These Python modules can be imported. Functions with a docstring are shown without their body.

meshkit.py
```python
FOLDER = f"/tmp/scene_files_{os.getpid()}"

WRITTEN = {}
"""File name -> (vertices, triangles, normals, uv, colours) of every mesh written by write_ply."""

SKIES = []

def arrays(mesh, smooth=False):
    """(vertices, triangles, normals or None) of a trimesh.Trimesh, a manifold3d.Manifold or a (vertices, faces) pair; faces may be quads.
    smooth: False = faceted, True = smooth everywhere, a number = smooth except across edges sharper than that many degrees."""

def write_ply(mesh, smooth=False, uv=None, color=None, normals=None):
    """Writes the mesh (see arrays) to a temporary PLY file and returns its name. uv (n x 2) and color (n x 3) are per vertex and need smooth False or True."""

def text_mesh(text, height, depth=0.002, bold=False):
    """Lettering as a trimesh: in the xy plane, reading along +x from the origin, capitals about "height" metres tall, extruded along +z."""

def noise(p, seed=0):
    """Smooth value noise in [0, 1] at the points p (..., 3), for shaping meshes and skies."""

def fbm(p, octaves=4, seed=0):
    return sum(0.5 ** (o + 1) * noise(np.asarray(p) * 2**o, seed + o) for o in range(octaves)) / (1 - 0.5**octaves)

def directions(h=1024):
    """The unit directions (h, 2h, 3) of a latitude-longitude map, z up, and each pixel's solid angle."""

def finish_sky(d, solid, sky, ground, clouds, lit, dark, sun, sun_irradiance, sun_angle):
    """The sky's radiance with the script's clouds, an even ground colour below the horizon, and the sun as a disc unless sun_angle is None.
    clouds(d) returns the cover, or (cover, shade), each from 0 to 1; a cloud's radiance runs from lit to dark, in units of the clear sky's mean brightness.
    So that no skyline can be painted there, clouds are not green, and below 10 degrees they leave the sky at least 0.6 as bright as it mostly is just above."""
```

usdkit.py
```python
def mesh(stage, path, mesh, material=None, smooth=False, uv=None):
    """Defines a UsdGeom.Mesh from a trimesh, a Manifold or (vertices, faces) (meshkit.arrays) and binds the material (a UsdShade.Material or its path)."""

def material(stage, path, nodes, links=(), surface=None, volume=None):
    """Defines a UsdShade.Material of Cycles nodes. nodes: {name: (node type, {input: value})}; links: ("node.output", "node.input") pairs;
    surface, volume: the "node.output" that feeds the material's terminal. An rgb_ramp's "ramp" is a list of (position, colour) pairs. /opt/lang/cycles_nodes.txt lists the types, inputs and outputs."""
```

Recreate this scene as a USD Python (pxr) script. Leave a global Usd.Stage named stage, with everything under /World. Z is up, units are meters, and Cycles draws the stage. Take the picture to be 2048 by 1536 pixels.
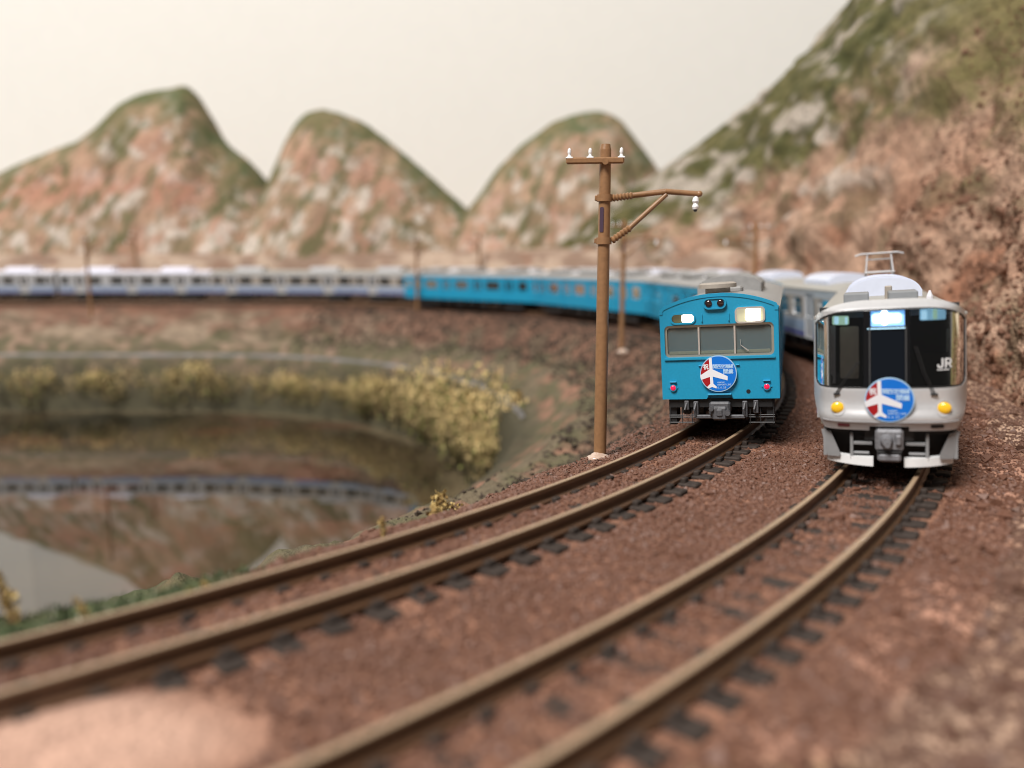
import math, random
import numpy as np, trimesh, usdkit, meshkit
from shapely.geometry import Polygon, box as sbox, Point, LineString
from shapely.ops import unary_union
from shapely import affinity
from pxr import Usd, UsdGeom, UsdLux, UsdShade, Sdf, Gf, Vt

stage = Usd.Stage.CreateInMemory()
UsdGeom.SetStageUpAxis(stage, 'Z')
UsdGeom.SetStageMetersPerUnit(stage, 1.0)
UsdGeom.Xform.Define(stage, '/World')
UsdGeom.Scope.Define(stage, '/World/Looks')
S = 0.001                                   # everything below is written in millimetres of the model railway
rng = np.random.default_rng(7)
random.seed(7)

# ------------------------------------------------------------------ camera
FPX, HC = 1540.0, 28.8
PITCH = math.atan(242 / FPX)
cam = UsdGeom.Camera.Define(stage, '/World/camera')
cam.AddTranslateOp().Set(Gf.Vec3d(0, 0, HC * S))
cam.AddRotateXOp().Set(90 - math.degrees(PITCH))
cam.CreateFocalLengthAttr(4.25)
cam.CreateHorizontalApertureAttr(4.25 * 2048 / FPX)
cam.CreateVerticalApertureAttr(4.25 * 1536 / FPX)
cam.CreateClippingRangeAttr(Gf.Vec2f(0.004, 50.0))
cam.CreateFStopAttr(2.25)
cam.CreateFocusDistanceAttr(0.127)
cam.CreateExposureAttr(0.0)

# ------------------------------------------------------------------ light: a ceiling lamp, and the light of the room around
dome = UsdLux.DomeLight.Define(stage, '/World/room_light')
usdkit.material(stage, '/World/Looks/room_glow', {'b': ('background_shader', {'color': (1.0, 0.95, 0.88), 'strength': 0.18})}, [], surface='b.background')
UsdShade.MaterialBindingAPI.Apply(dome.GetPrim()).Bind(UsdShade.Material.Get(stage, '/World/Looks/room_glow'))


def rect_light(name, pos, target, w, h, power, color):
    l = UsdLux.RectLight.Define(stage, '/World/' + name)
    p, t = Gf.Vec3d(*[c * S for c in pos]), Gf.Vec3d(*[c * S for c in target])
    m = Gf.Matrix4d().SetLookAt(p, t, Gf.Vec3d(0, 1, 0.01)).GetInverse()
    l.AddTransformOp().Set(m)
    l.CreateWidthAttr(w * S); l.CreateHeightAttr(h * S)
    l.CreateIntensityAttr(power); l.CreateColorAttr(Gf.Vec3f(*color))
    return l


rect_light('ceiling_lamp', (-1050, -1080, 2150), (0, 250, 0), 950, 950, 43.0, (1.0, 0.965, 0.925))

# ------------------------------------------------------------------ helpers
used = {}


def free_name(parent, name):
    k = (parent, name)
    n = used.get(k, -1) + 1
    used[k] = n
    return name if n == 0 else f'{name}_{n:03d}'


def keys(prim, label=None, cat=None, group=None, kind=None):
    for k, v in (('label', label), ('category', cat), ('group', group), ('kind', kind)):
        if v:
            prim.SetCustomDataByKey(k, v)
    return prim


def thing(name, label, cat, matrix=None, group=None):
    n = free_name('/World', name)
    x = UsdGeom.Xform.Define(stage, '/World/' + n)
    x.AddTransformOp().Set(gfm(np.eye(4) if matrix is None else matrix))
    return keys(x.GetPrim(), label, cat, group)


def gfm(m):
    m = np.array(m, float).copy()
    m[:3, 3] *= S
    return Gf.Matrix4d(*m.T.ravel().tolist())


def copy_thing(src, name, label, cat, matrix, group=None):
    n = free_name('/World', name)
    x = UsdGeom.Xform.Define(stage, '/World/' + n)
    x.GetPrim().GetReferences().AddInternalReference(src.GetPath())
    x.GetPrim().SetInstanceable(True)
    UsdGeom.Xformable(x).ClearXformOpOrder()
    x.GetPrim().CreateAttribute('xformOp:transform', Sdf.ValueTypeNames.Matrix4d).Set(gfm(matrix))
    x.GetPrim().CreateAttribute('xformOpOrder', Sdf.ValueTypeNames.TokenArray, False, Sdf.VariabilityUniform).Set(['xformOp:transform'])
    return keys(x.GetPrim(), label, cat, group)


MIRROR = [0]


def obj(name, mesh, mat, parent=None, smooth=False, col=None, label=None, cat=None, group=None, kind=None):
    pp = '/World' if parent is None else str(parent.GetPath())
    path = pp + '/' + free_name(pp, name)
    if isinstance(mesh, (list,)):
        mesh = trimesh.util.concatenate([trimesh.Trimesh(*meshkit.arrays(m)[:2], process=False) for m in mesh])
    v, f, _ = meshkit.arrays(mesh)
    if MIRROR[0]:
        v = v * np.array([1, -MIRROR[0], 1]); f = f[:, ::-1]
    tm = trimesh.Trimesh(v * S, f, process=False)
    m = usdkit.mesh(stage, path, tm, '/World/Looks/' + mat, smooth=smooth)
    if col is not None:
        UsdGeom.PrimvarsAPI(m).CreatePrimvar('tint', Sdf.ValueTypeNames.Color3fArray, 'vertex').Set(Vt.Vec3fArray.FromNumpy(np.asarray(col, np.float32)))
    return keys(m.GetPrim(), label, cat, group, kind)


def B(x0, x1, y0, y1, z0, z1):
    m = trimesh.creation.box((x1 - x0, y1 - y0, z1 - z0))
    m.apply_translation(((x0 + x1) / 2, (y0 + y1) / 2, (z0 + z1) / 2))
    return m


def CB(x0, x1, y0, y1, z0, z1, c):
    """a box with chamfered edges"""
    pts = []
    for x in (x0, x1):
        for y in (y0, y1):
            for z in (z0, z1):
                sx, sy, sz = (1 if x == x0 else -1), (1 if y == y0 else -1), (1 if z == z0 else -1)
                pts += [(x + sx * c, y + sy * c, z), (x + sx * c, y, z + sz * c), (x, y + sy * c, z + sz * c)]
    return trimesh.convex.convex_hull(np.array(pts))


def bar(a, b, r, n=8, r2=None):
    a, b = np.array(a, float), np.array(b, float)
    d = b - a; L = np.linalg.norm(d); d = d / L
    u = np.cross(d, (0, 0, 1) if abs(d[2]) < .9 else (1, 0, 0)); u /= np.linalg.norm(u); w = np.cross(d, u)
    t = np.linspace(0, 2 * np.pi, n, endpoint=False)
    ring = np.cos(t)[:, None] * u + np.sin(t)[:, None] * w
    r2 = r if r2 is None else r2
    v = np.vstack([a + ring * r, b + ring * r2, a, b])
    f = []
    for i in range(n):
        j = (i + 1) % n
        f += [(i, j, n + j), (i, n + j, n + i), (2 * n, j, i), (2 * n + 1, n + i, n + j)]
    m = trimesh.Trimesh(v, f, process=False)
    m.fix_normals()
    return m


def tube(pts, radii, n=6):
    return [bar(pts[i], pts[i + 1], radii[i], n, radii[i + 1]) for i in range(len(pts) - 1)]


def plate(poly, t, o, a, b, nrm):
    """extrudes a shapely polygon by t along nrm; 2D x runs along a, 2D y along b, from o"""
    geoms = getattr(poly, 'geoms', [poly])
    ms = []
    for g in geoms:
        if g.is_empty or g.area < 1e-6:
            continue
        m = trimesh.creation.extrude_polygon(g, t, engine='earcut')
        T = np.eye(4); T[:3, 0], T[:3, 1], T[:3, 2], T[:3, 3] = a, b, nrm, o
        m.apply_transform(T)
        if np.linalg.det(T[:3, :3]) < 0:
            m.invert()
        ms.append(m)
    return trimesh.util.concatenate(ms)


def rrect(x0, y0, x1, y1, r):
    return sbox(x0 + r, y0 + r, x1 - r, y1 - r).buffer(r, quad_segs=5)


def grid_mesh(P, flip=False):
    """P (n, m, 3) -> vertices, faces"""
    n, m = P.shape[:2]
    i = np.arange(n * m).reshape(n, m)
    a, b, c, d = i[:-1, :-1].ravel(), i[1:, :-1].ravel(), i[1:, 1:].ravel(), i[:-1, 1:].ravel()
    f = np.vstack([np.c_[a, b, c], np.c_[a, c, d]])
    return P.reshape(-1, 3), (f[:, ::-1] if flip else f)


def mix(a, b, t):
    t = np.clip(t, 0, 1)[..., None]
    return np.asarray(a) * (1 - t) + np.asarray(b) * t


def sm(x, a, b):
    t = np.clip((np.asarray(x, float) - a) / (b - a), 0, 1)
    return t * t * (3 - 2 * t)


fbm = lambda p, o=4, s=0: meshkit.fbm(p, o, s)

# ------------------------------------------------------------------ materials
L = '/World/Looks/'


def paint(name, color, rough=.5, metal=0., spec=.5, grain=0., gscale=900., bump=0., coat=0., emit=None, estr=0.):
    nodes = {'p': ('principled_bsdf', {'base_color': color, 'roughness': rough, 'metallic': metal, 'specular_ior_level': spec, 'coat_weight': coat, 'coat_roughness': .15})}
    links = []
    if emit is not None:
        nodes['p'][1].update(emission_color=emit, emission_strength=estr)
    if grain > 0 or bump > 0:
        nodes['g'] = ('texture_coordinate', {})
        nodes['n'] = ('noise_texture', {'scale': gscale, 'detail': 4, 'roughness': .6})
        links += [('g.object', 'n.vector')]
    if grain > 0:
        c = np.array(color)
        nodes['r'] = ('rgb_ramp', {'ramp': [(.28, tuple(c * (1 - grain))), (.5, tuple(c)), (.74, tuple(np.minimum(c * (1 + grain), 1)))]})
        links += [('n.fac', 'r.fac'), ('r.color', 'p.base_color')]
    if bump > 0:
        nodes['b'] = ('bump', {'strength': bump, 'distance': .0002})
        links += [('n.fac', 'b.height'), ('b.normal', 'p.normal')]
    usdkit.material(stage, L + name, nodes, links, surface='p.BSDF')


def tinted(name, rough, gscale, amount, bump, dist, spec=.3, gscale2=None):
    """base colour from the mesh's own colour map (zones of paint, sand and turf), with fine procedural grain"""
    nodes = {'a': ('attribute', {'attribute': 'tint'}), 'g': ('geometry', {}),
             'n': ('noise_texture', {'scale': gscale, 'detail': 5, 'roughness': .7}),
             'v': ('voronoi_texture', {'scale': gscale2 or gscale * 2.2}),
             'r': ('rgb_ramp', {'ramp': [(.25, (1 - amount,) * 3), (.5, (1, 1, 1)), (.75, (1 + amount, 1 + amount, 1 + amount))]}),
             'x': ('mix_color', {'blend_type': 'multiply', 'fac': 1.0}) if False else ('vector_math', {'math_type': 'multiply'}),
             'h': ('math', {'math_type': 'multiply_add', 'value2': .7}),
             'b': ('bump', {'strength': bump, 'distance': dist}),
             'p': ('principled_bsdf', {'roughness': rough, 'specular_ior_level': spec})}
    links = [('g.position', 'n.vector'), ('g.position', 'v.vector'), ('n.fac', 'r.fac'), ('a.vector', 'x.vector1'), ('r.color', 'x.vector2'),
             ('x.vector', 'p.base_color'), ('n.fac', 'h.value1'), ('v.distance', 'h.value3'), ('h.value', 'b.height'), ('b.normal', 'p.normal')]
    usdkit.material(stage, L + name, nodes, links, surface='p.BSDF')


def glass(name, tint, spec_ior=1.5, rough=.02):
    usdkit.material(stage, L + name, {
        't': ('transparent_bsdf', {'color': tint}), 'g': ('glossy_bsdf', {'color': (1, 1, 1), 'roughness': rough}),
        'f': ('fresnel', {'IOR': spec_ior}), 'm': ('mix_closure', {})},
        [('f.fac', 'm.fac'), ('t.BSDF', 'm.closure1'), ('g.BSDF', 'm.closure2')], surface='m.closure')


paint('sky_blue_paint', (0.010, 0.27, 0.46), .42, grain=.06, gscale=3000)
paint('blue_ledge', (0.03, 0.30, 0.52), .35)
paint('roof_grey', (0.27, 0.265, 0.26), .6, grain=.12, gscale=700)
paint('roof_taupe', (0.33, 0.29, 0.25), .55, grain=.1, gscale=700)
paint('silver_body', (0.53, 0.53, 0.54), .34, metal=.3, spec=.5, grain=.04, gscale=2000)
paint('silver_roof', (0.32, 0.31, 0.285), .5, grain=.06, gscale=800)
paint('unit_pale', (0.42, 0.42, 0.44), .4)
paint('white_roof', (0.74, 0.74, 0.86), .22, spec=.7, coat=.5)
paint('pale_roof', (0.66, 0.65, 0.70), .3, grain=.04, gscale=800)
paint('white_blue_plastic', (0.60, 0.64, 0.76), .28, grain=.03)
paint('unit_grey', (0.20, 0.21, 0.22), .5, grain=.08)
paint('frame_black', (0.012, 0.012, 0.013), .5)
paint('frame_dark', (0.03, 0.03, 0.032), .5, grain=.2)
paint('gear_grey', (0.20, 0.20, 0.215), .42, metal=.2, grain=.25, gscale=2500)
paint('skirt_grey', (0.42, 0.42, 0.43), .38, grain=.05)
paint('skirt_shade', (0.24, 0.24, 0.245), .4, grain=.06)  # darker copy of the skirt grey, with the shade below the nose put in
paint('skirt_white', (0.78, 0.78, 0.78), .3, grain=.03)
paint('window_black', (0.006, 0.006, 0.007), .12, spec=.35)
paint('door_glass_dark', (0.004, 0.006, 0.010), .1, spec=.35)
paint('navy_stripe', (0.03, 0.045, 0.30), .4)
paint('violet_blue_stripe', (0.27, 0.34, 0.45), .4)
paint('interior_beige', (0.36, 0.33, 0.26), .6, grain=.08)
paint('interior_green', (0.55, 0.66, 0.54), .6)
paint('cab_cream', (0.70, 0.68, 0.58), .6)
paint('hose_grey', (0.085, 0.085, 0.092), .45, grain=.3, gscale=2500)
paint('interior_dark', (0.015, 0.015, 0.016), .7)
paint('post_beige', (0.60, 0.52, 0.38), .5)
paint('metal_bright', (0.72, 0.72, 0.70), .25, metal=.7)
paint('window_trim', (0.42, 0.42, 0.36), .3, metal=.6)
paint('lamp_yellow', (0.90, 0.52, 0.02), .2, spec=.6, coat=.6)
paint('lamp_red', (0.75, 0.01, 0.06), .2, coat=.6, emit=(1, .02, .10), estr=.35)
paint('lamp_dark', (0.02, 0.006, 0.006), .08, spec=.8, coat=.8)
paint('lens_warm', (0.9, 0.9, 0.85), .2, emit=(1.0, 0.86, 0.66), estr=6.0)
paint('lens_hot', (0.9, 0.9, 0.85), .2, emit=(1.0, 0.94, 0.84), estr=6.0)
paint('lens_dim', (0.20, 0.19, 0.10), .15, emit=(0.95, 0.88, 0.62), estr=.5, coat=.5)
paint('lamp_glass_dark', (0.05, 0.05, 0.02), .1, coat=.8, emit=(.8, .8, .4), estr=.06)
paint('led_blue', (0.3, 0.5, 0.8), .3, emit=(0.14, 0.44, 0.95), estr=.9)
paint('led_white', (0.9, 0.9, 0.9), .3, emit=(0.78, 0.93, 1.0), estr=7.0)
paint('led_pale', (0.6, 0.7, 0.8), .3, emit=(0.45, 0.80, 1.0), estr=1.5)
paint('pale_print', (0.62, 0.62, 0.63), .4)  # plain pale print for the lettering, without glow
paint('led_green', (0.4, 0.6, 0.5), .3, emit=(0.50, 0.80, 0.56), estr=.95)
paint('led_cyan', (0.4, 0.6, 0.7), .3, emit=(0.30, 0.62, 0.85), estr=1.0)
paint('marker_maroon', (0.14, 0.03, 0.04), .3)
paint('sign_blue', (0.002, 0.16, 0.64), .35)
paint('sign_red', (0.36, 0.012, 0.016), .3)
paint('sign_white', (0.78, 0.78, 0.82), .35)
paint('sign_pale', (0.42, 0.62, 0.85), .35)
paint('sign_edge', (0.35, 0.55, 0.75), .35)
paint('pole_brown', (0.265, 0.14, 0.066), .38, spec=.5, grain=.14, gscale=1200, bump=.15)
paint('pole_mark', (0.05, 0.025, 0.05), .6)
paint('glue', (0.46, 0.33, 0.255), .08, spec=.7, coat=1.)
paint('insulator_white', (0.82, 0.82, 0.84), .2, coat=.4)
paint('sleeper_plastic', (0.040, 0.030, 0.025), .75, spec=.25, grain=.35, gscale=1500)
paint('steel_wheel', (0.08, 0.075, 0.07), .4, metal=.6)
paint('wall_paint', (0.79, 0.77, 0.725), .8, spec=.2, grain=.012, gscale=60, bump=.05)
paint('trim_paint', (0.88, 0.845, 0.78), .6, spec=.3)
paint('moss_stem', (0.16, 0.10, 0.04), .8)
paint('table_wood', (0.3, 0.2, 0.12), .6)
glass('pane_clear', (0.72, 0.76, 0.70))
glass('pane_smoke', (0.60, 0.61, 0.62), 1.42)
glass('pane_tinted', (0.66, 0.66, 0.67), 1.42)
usdkit.material(stage, L + 'pane_painted_sheen', {'p': ('principled_bsdf', {'base_color': (0.15, 0.15, 0.12), 'roughness': .1, 'alpha': .42})}, [], surface='p.BSDF')  # clear plastic; reflected room light put in as a half-opaque grey
tinted('ground_mix', .82, 900., .30, .5, .0006)
tinted('hill_mix', .85, 260., .36, .45, .0012)
tinted('rock_mix', .85, 700., .5, .8, .0012)
tinted('foliage_mix', .8, 1500., .3, .3, .0005)
# rails: worn tan running surface above, rust-brown painted flanks
usdkit.material(stage, L + 'rail_brown', {
    'g': ('geometry', {}), 's': ('separate_xyz', {}), 'q': ('separate_xyz', {}), 'n': ('noise_texture', {'scale': 500, 'detail': 4}), 'm': ('math', {'math_type': 'multiply_add', 'value2': .35, 'value3': -.17}),
    'h': ('map_range', {'from_min': -.0012, 'from_max': -.0006, 'to_min': .12, 'to_max': 1., 'clamp': True}), 'k': ('math', {'math_type': 'multiply'}),
    'a': ('math', {'math_type': 'add'}), 'r': ('rgb_ramp', {'ramp': [(.2, (.10, .050, .025)), (.75, (.355, .25, .16))]}),
    'p': ('principled_bsdf', {'roughness': .42, 'specular_ior_level': .45})},
    [('g.normal', 's.vector'), ('g.position', 'n.vector'), ('g.position', 'q.vector'), ('q.z', 'h.value'), ('n.fac', 'm.value1'), ('s.z', 'k.value1'), ('h.result', 'k.value2'), ('k.value', 'a.value1'), ('m.value', 'a.value2'), ('a.value', 'r.fac'), ('r.color', 'p.base_color')], surface='p.BSDF')
# ballast grains: each a different red-brown
usdkit.material(stage, L + 'ballast_grain', {
    'g': ('geometry', {}),
    'r': ('rgb_ramp', {'ramp': [(0, (.14, .062, .038)), (.3, (.29, .130, .077)), (.6, (.41, .198, .120)), (.88, (.50, .28, .18)), (.985, (.36, .24, .19)), (1, (.5, .40, .33))]}),
    'p': ('principled_bsdf', {'roughness': .55, 'specular_ior_level': .5})},
    [('g.random_per_island', 'r.fac'), ('r.color', 'p.base_color')], surface='p.BSDF')
# pond of clear varnish over a dark bed
usdkit.material(stage, L + 'pond_varnish', {
    'g': ('geometry', {}), 'a': ('attribute', {'attribute': 'tint'}), 'b': ('noise_texture', {'scale': 45, 'detail': 1}), 'bb': ('bump', {'strength': .012, 'distance': .003}),
    'p': ('principled_bsdf', {'roughness': .03, 'ior': 2.0, 'specular_ior_level': .5})},
    [('a.vector', 'p.base_color'), ('g.position', 'b.vector'), ('b.fac', 'bb.height'), ('bb.normal', 'p.normal')], surface='p.BSDF')
usdkit.material(stage, L + 'rubble_chip', {
    'g': ('geometry', {}), 'r': ('rgb_ramp', {'ramp': [(0, (.16, .08, .05)), (.3, (.30, .15, .095)), (.65, (.40, .24, .165)), (.9, (.46, .30, .21)), (1, (.55, .44, .36))]}),
    'p': ('principled_bsdf', {'roughness': .75, 'specular_ior_level': .3})},
    [('g.random_per_island', 'r.fac'), ('r.color', 'p.base_color')], surface='p.BSDF')
usdkit.material(stage, L + 'gravel_chip', {
    'g': ('geometry', {}), 'r': ('rgb_ramp', {'ramp': [(0, (.05, .035, .025)), (.35, (.14, .085, .055)), (.7, (.24, .13, .085)), (.95, (.33, .22, .155)), (1, (.48, .40, .33))]}),
    'p': ('principled_bsdf', {'roughness': .8, 'specular_ior_level': .3})},
    [('g.random_per_island', 'r.fac'), ('r.color', 'p.base_color')], surface='p.BSDF')
usdkit.material(stage, L + 'sand_grain', {
    'g': ('geometry', {}), 'r': ('rgb_ramp', {'ramp': [(0, (.12, .06, .04)), (.3, (.27, .15, .10)), (.7, (.40, .25, .17)), (1, (.58, .46, .36))]}),
    'p': ('principled_bsdf', {'roughness': .6, 'specular_ior_level': .45})},
    [('g.random_per_island', 'r.fac'), ('r.color', 'p.base_color')], surface='p.BSDF')
paint('wet_grey', (0.125, 0.12, 0.12), .4, spec=.6, grain=.6, gscale=90)

# ------------------------------------------------------------------ layout of the line: an oval round the pond
C = np.array([-214.4, 285.1])
RB, RS, CANT = 292.8, 321.3, math.radians(3.0)


def on_oval(s, r):
    """s in mm along the radius-r oval, s = 0 at the near quarter point (angle -90), running anticlockwise"""
    s = np.asarray(s, float); half = math.pi * r
    a = np.clip(s, 0, half) / r - math.pi / 2
    x = C[0] + r * np.cos(a); y = C[1] + r * np.sin(a)
    x = np.where(s > half, C[0] - (s - half), np.where(s < 0, C[0] + s, x))
    ang = np.where(s > half, math.pi / 2, np.where(s < 0, -math.pi / 2, a))
    return x, y, ang                                    # outward normal = (cos ang, sin ang) (on the straights +-y)


def radius(x, y):
    return np.hypot(np.maximum(x - C[0], 0), y - C[1])


def s_at(deg, r):
    return (math.radians(deg) + math.pi / 2) * r


def bed(r):
    """ballast height under and beside the canted tracks"""
    t = math.tan(CANT)
    return np.interp(r, [RB - 9, RB + 9, RS - 9, RS + 9, RS + 16], [-2.35 - 9 * t, -2.35 + 9 * t, -2.35 - 9 * t, -2.3 + 9 * t, -2.2])


def ground_z(x, y):
    x, y = np.asarray(x, float), np.asarray(y, float)
    r = radius(x, y); p = np.stack([x, y, 0 * x], -1)
    ang = np.degrees(np.arctan2(y - C[1], np.maximum(x - C[0], 0)))
    edge = 276 + 8 * (fbm(p / 22, 3, 3) - .5)
    e2 = r - (edge - 276) * sm(r, 240, 255) + np.interp(ang, [-90, 20, 45, 75], [14, 14, 7, 2]) * (1 - sm(r, 238, 256))
    prof = np.interp(e2, [0, 206, 214, 219, 229, 238, 258, 272, 277, 284], [-72, -71, -67.5, -58, -34, -31, -17, -6.5, -3.4, -2.9])
    prof = prof + np.where((e2 > 218) & (e2 < 274), ((fbm(p / 9, 4, 5) - .5) * 7 + (fbm(p / 3.5, 3, 6) - .5) * 3) * sm(e2, 238, 244) * (1 - sm(e2, 266, 274)), 0)
    far = sm(ang, -8, 25)
    outer = np.interp(r, [300, 332, 338, 350, 366, 430, 600], [0, 0, .6, 14, 38, 44, 46])
    near_out = np.interp(r, [300, 333, 350, 600], [0, 0, .8, 1.5]) * (.6 + .8 * fbm(p / 14, 3, 9))
    z = np.where(r > 281, bed(r), prof) + np.where(r > 300, outer * far + near_out * (1 - far), 0)
    lump = (fbm(p / 4.5, 4, 21) - .5)
    side = sm(r, RS + 9, RS + 14)
    calm = 1 - np.exp(-(((x + 28) / 11) ** 2 + ((y - 46.0) / 5.2) ** 2))
    z = z + (lump * (.5 + 1.6 * side) * (r > 276) + (fbm(p / 1.3, 2, 33) - .5) * .35 * (r > 272)) * calm
    # low pale mound, stand-in for an unidentified pink shape, between the two tracks
    z = z + .5 * np.exp(-(((x + 27) / 9) ** 2 + ((y - 46.0) / 5.0) ** 2)) * sm(r, RB + 7, RB + 11) * (1 - sm(r, RS - 11, RS - 7))
    patch = np.exp(-(((x + 28) / 11) ** 2 + ((y - 46.0) / 5.2) ** 2))
    for k, w in ((RB, 1), (RS, 1)):
        q = np.abs(r - k)
        z = np.where(q < 4.2, z + (.36 if k == RB else .20) + (fbm(p / 2.2, 3, 41) - .5) * .6, z)
        z = np.where((q > 4.2) & (r > k) & (q < 9), z - .27 * w * (1 - patch), z)
        z = np.where((q > 5.4) & (q < 10) & ((r > k) == (k == RB)), z + np.minimum(1.1 * patch, .62), z)
        z = np.where((q > 4.2) & (r < k) & (q < 9), z + .05, z)
    return z


PINK, RUST, TAN = np.array([.31, .205, .148]), np.array([.185, .098, .065]), np.array([.28, .21, .148])
BALLAST, OLIVE, GREEN = np.array([.245, .122, .078]), np.array([.105, .092, .05]), np.array([.055, .075, .03])
SAND, PALE, MOSS = np.array([.40, .255, .175]), np.array([.56, .47, .41]), np.array([.20, .155, .055])


def ground_color(P):
    x, y = P[..., 0], P[..., 1]
    p = np.stack([x, y, P[..., 2]], -1); r = radius(x, y)
    ang = np.degrees(np.arctan2(y - C[1], np.maximum(x - C[0], 0)))
    n1, n2, n3 = fbm(p / 20, 4, 51), fbm(p / 7, 4, 52), fbm(p / 2.5, 3, 53)
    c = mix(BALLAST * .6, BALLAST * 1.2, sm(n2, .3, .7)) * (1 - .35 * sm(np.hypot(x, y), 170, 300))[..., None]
    # banks down to the pond
    bank = mix(mix(OLIVE * .75, OLIVE * 1.35, n3), mix(RUST * .7, RUST * 1.3, n3), sm(r + 30 * (n1 - .5) + 14 * (n2 - .5), 246, 258))
    bank = mix(bank, [.15, .115, .075], sm(fbm(p / 12, 4, 57), .46, .56) * .8)
    bank = mix(bank, PINK, sm(n2, .52, .70) * sm(ang, 30, 65) * .9)
    bank = mix(bank, TAN, sm(n1, .46, .60) * sm(ang, 55, 85) * sm(r, 238, 250))
    bank = mix(bank, RUST * 1.35, sm(n2, .55, .7) * (1 - sm(ang, 20, 60)))
    bank = mix(bank, OLIVE * .55, 1 - sm(r, 214, 232))
    bank = mix(bank, bank * .45, sm(n3, .52, .66) * .7)
    c = mix(c, bank, 1 - sm(r + 10 * (n2 - .5), 266, 277))
    # turf on the near shoulder at the left
    t = sm(-x + 14 * (n2 - .5), 18, 34) * (1 - sm(y, 95, 125)) * (1 - sm(r + 4 * (n2 - .5), 284, 287))
    c = mix(c, mix(GREEN * .55, GREEN * 1.3, n3), t)
    t = sm(n2, .50, .58) * (1 - sm(r, 276, 279)) * sm(r, 262, 268) * (1 - sm(ang, -30, -10))
    c = mix(c, OLIVE, t)
    # sand outside the outer track
    t = sm(r + 9 * (n1 - .5) + 3 * (n2 - .5), RS + 14, RS + 19)
    c = mix(c, mix(SAND * .8, SAND * 1.15, n2), t)
    c = mix(c, [.50, .36, .27], t * sm(n1, .47, .60) * .35)
    # dusty lumps, and dark moss at the bottom right
    t = sm(r, RS + 9, RS + 12) * (1 - t)
    c = mix(c, mix(BALLAST * .6, np.array([.46, .25, .175]), sm(n2, .40, .60)), t * .9)
    d = np.exp(-(((x - 16) / 10) ** 2 + ((y - 37) / 6) ** 2))
    c = mix(c, mix([.10, .06, .025], [.23, .155, .08], sm(n2, .35, .62)), sm(d * (0.5 + n1), .16, .40) * sm(r, RS + 7, RS + 10))
    # pale pink colour of the stand-in mound near the camera
    d = np.exp(-(((x + 28) / 11) ** 2 + ((y - 46.0) / 5.2) ** 2))
    c = mix(c, [.49, .305, .23], sm(d + .2 * (n2 - .5), .10, .85) * sm(r, RB + 5.4, RB + 6) * (1 - sm(r, RS - 6, RS - 5.4)))
    # far side, beyond the outer track: pale rubble
    t = sm(r, 334, 342) * sm(ang, -8, 25)
    c = mix(c, mix(PINK * .8, [.44, .33, .25], sm(n1, .42, .60)), t)
    c = mix(c, RUST * 1.3, t * sm(n2, .58, .72) * .8)
    return c


# ground: one sheet following the oval, fine near the camera
def s_steps(r, s0, s1, k=.0065, lo=.55, hi=7.):
    out, s = [], s0
    while s < s1:
        out.append(s)
        x, y, _ = on_oval(s, r)
        s += min(hi, max(lo, k * math.hypot(float(x), float(y)) * 1.0))
    return np.array(out + [s1])


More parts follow.
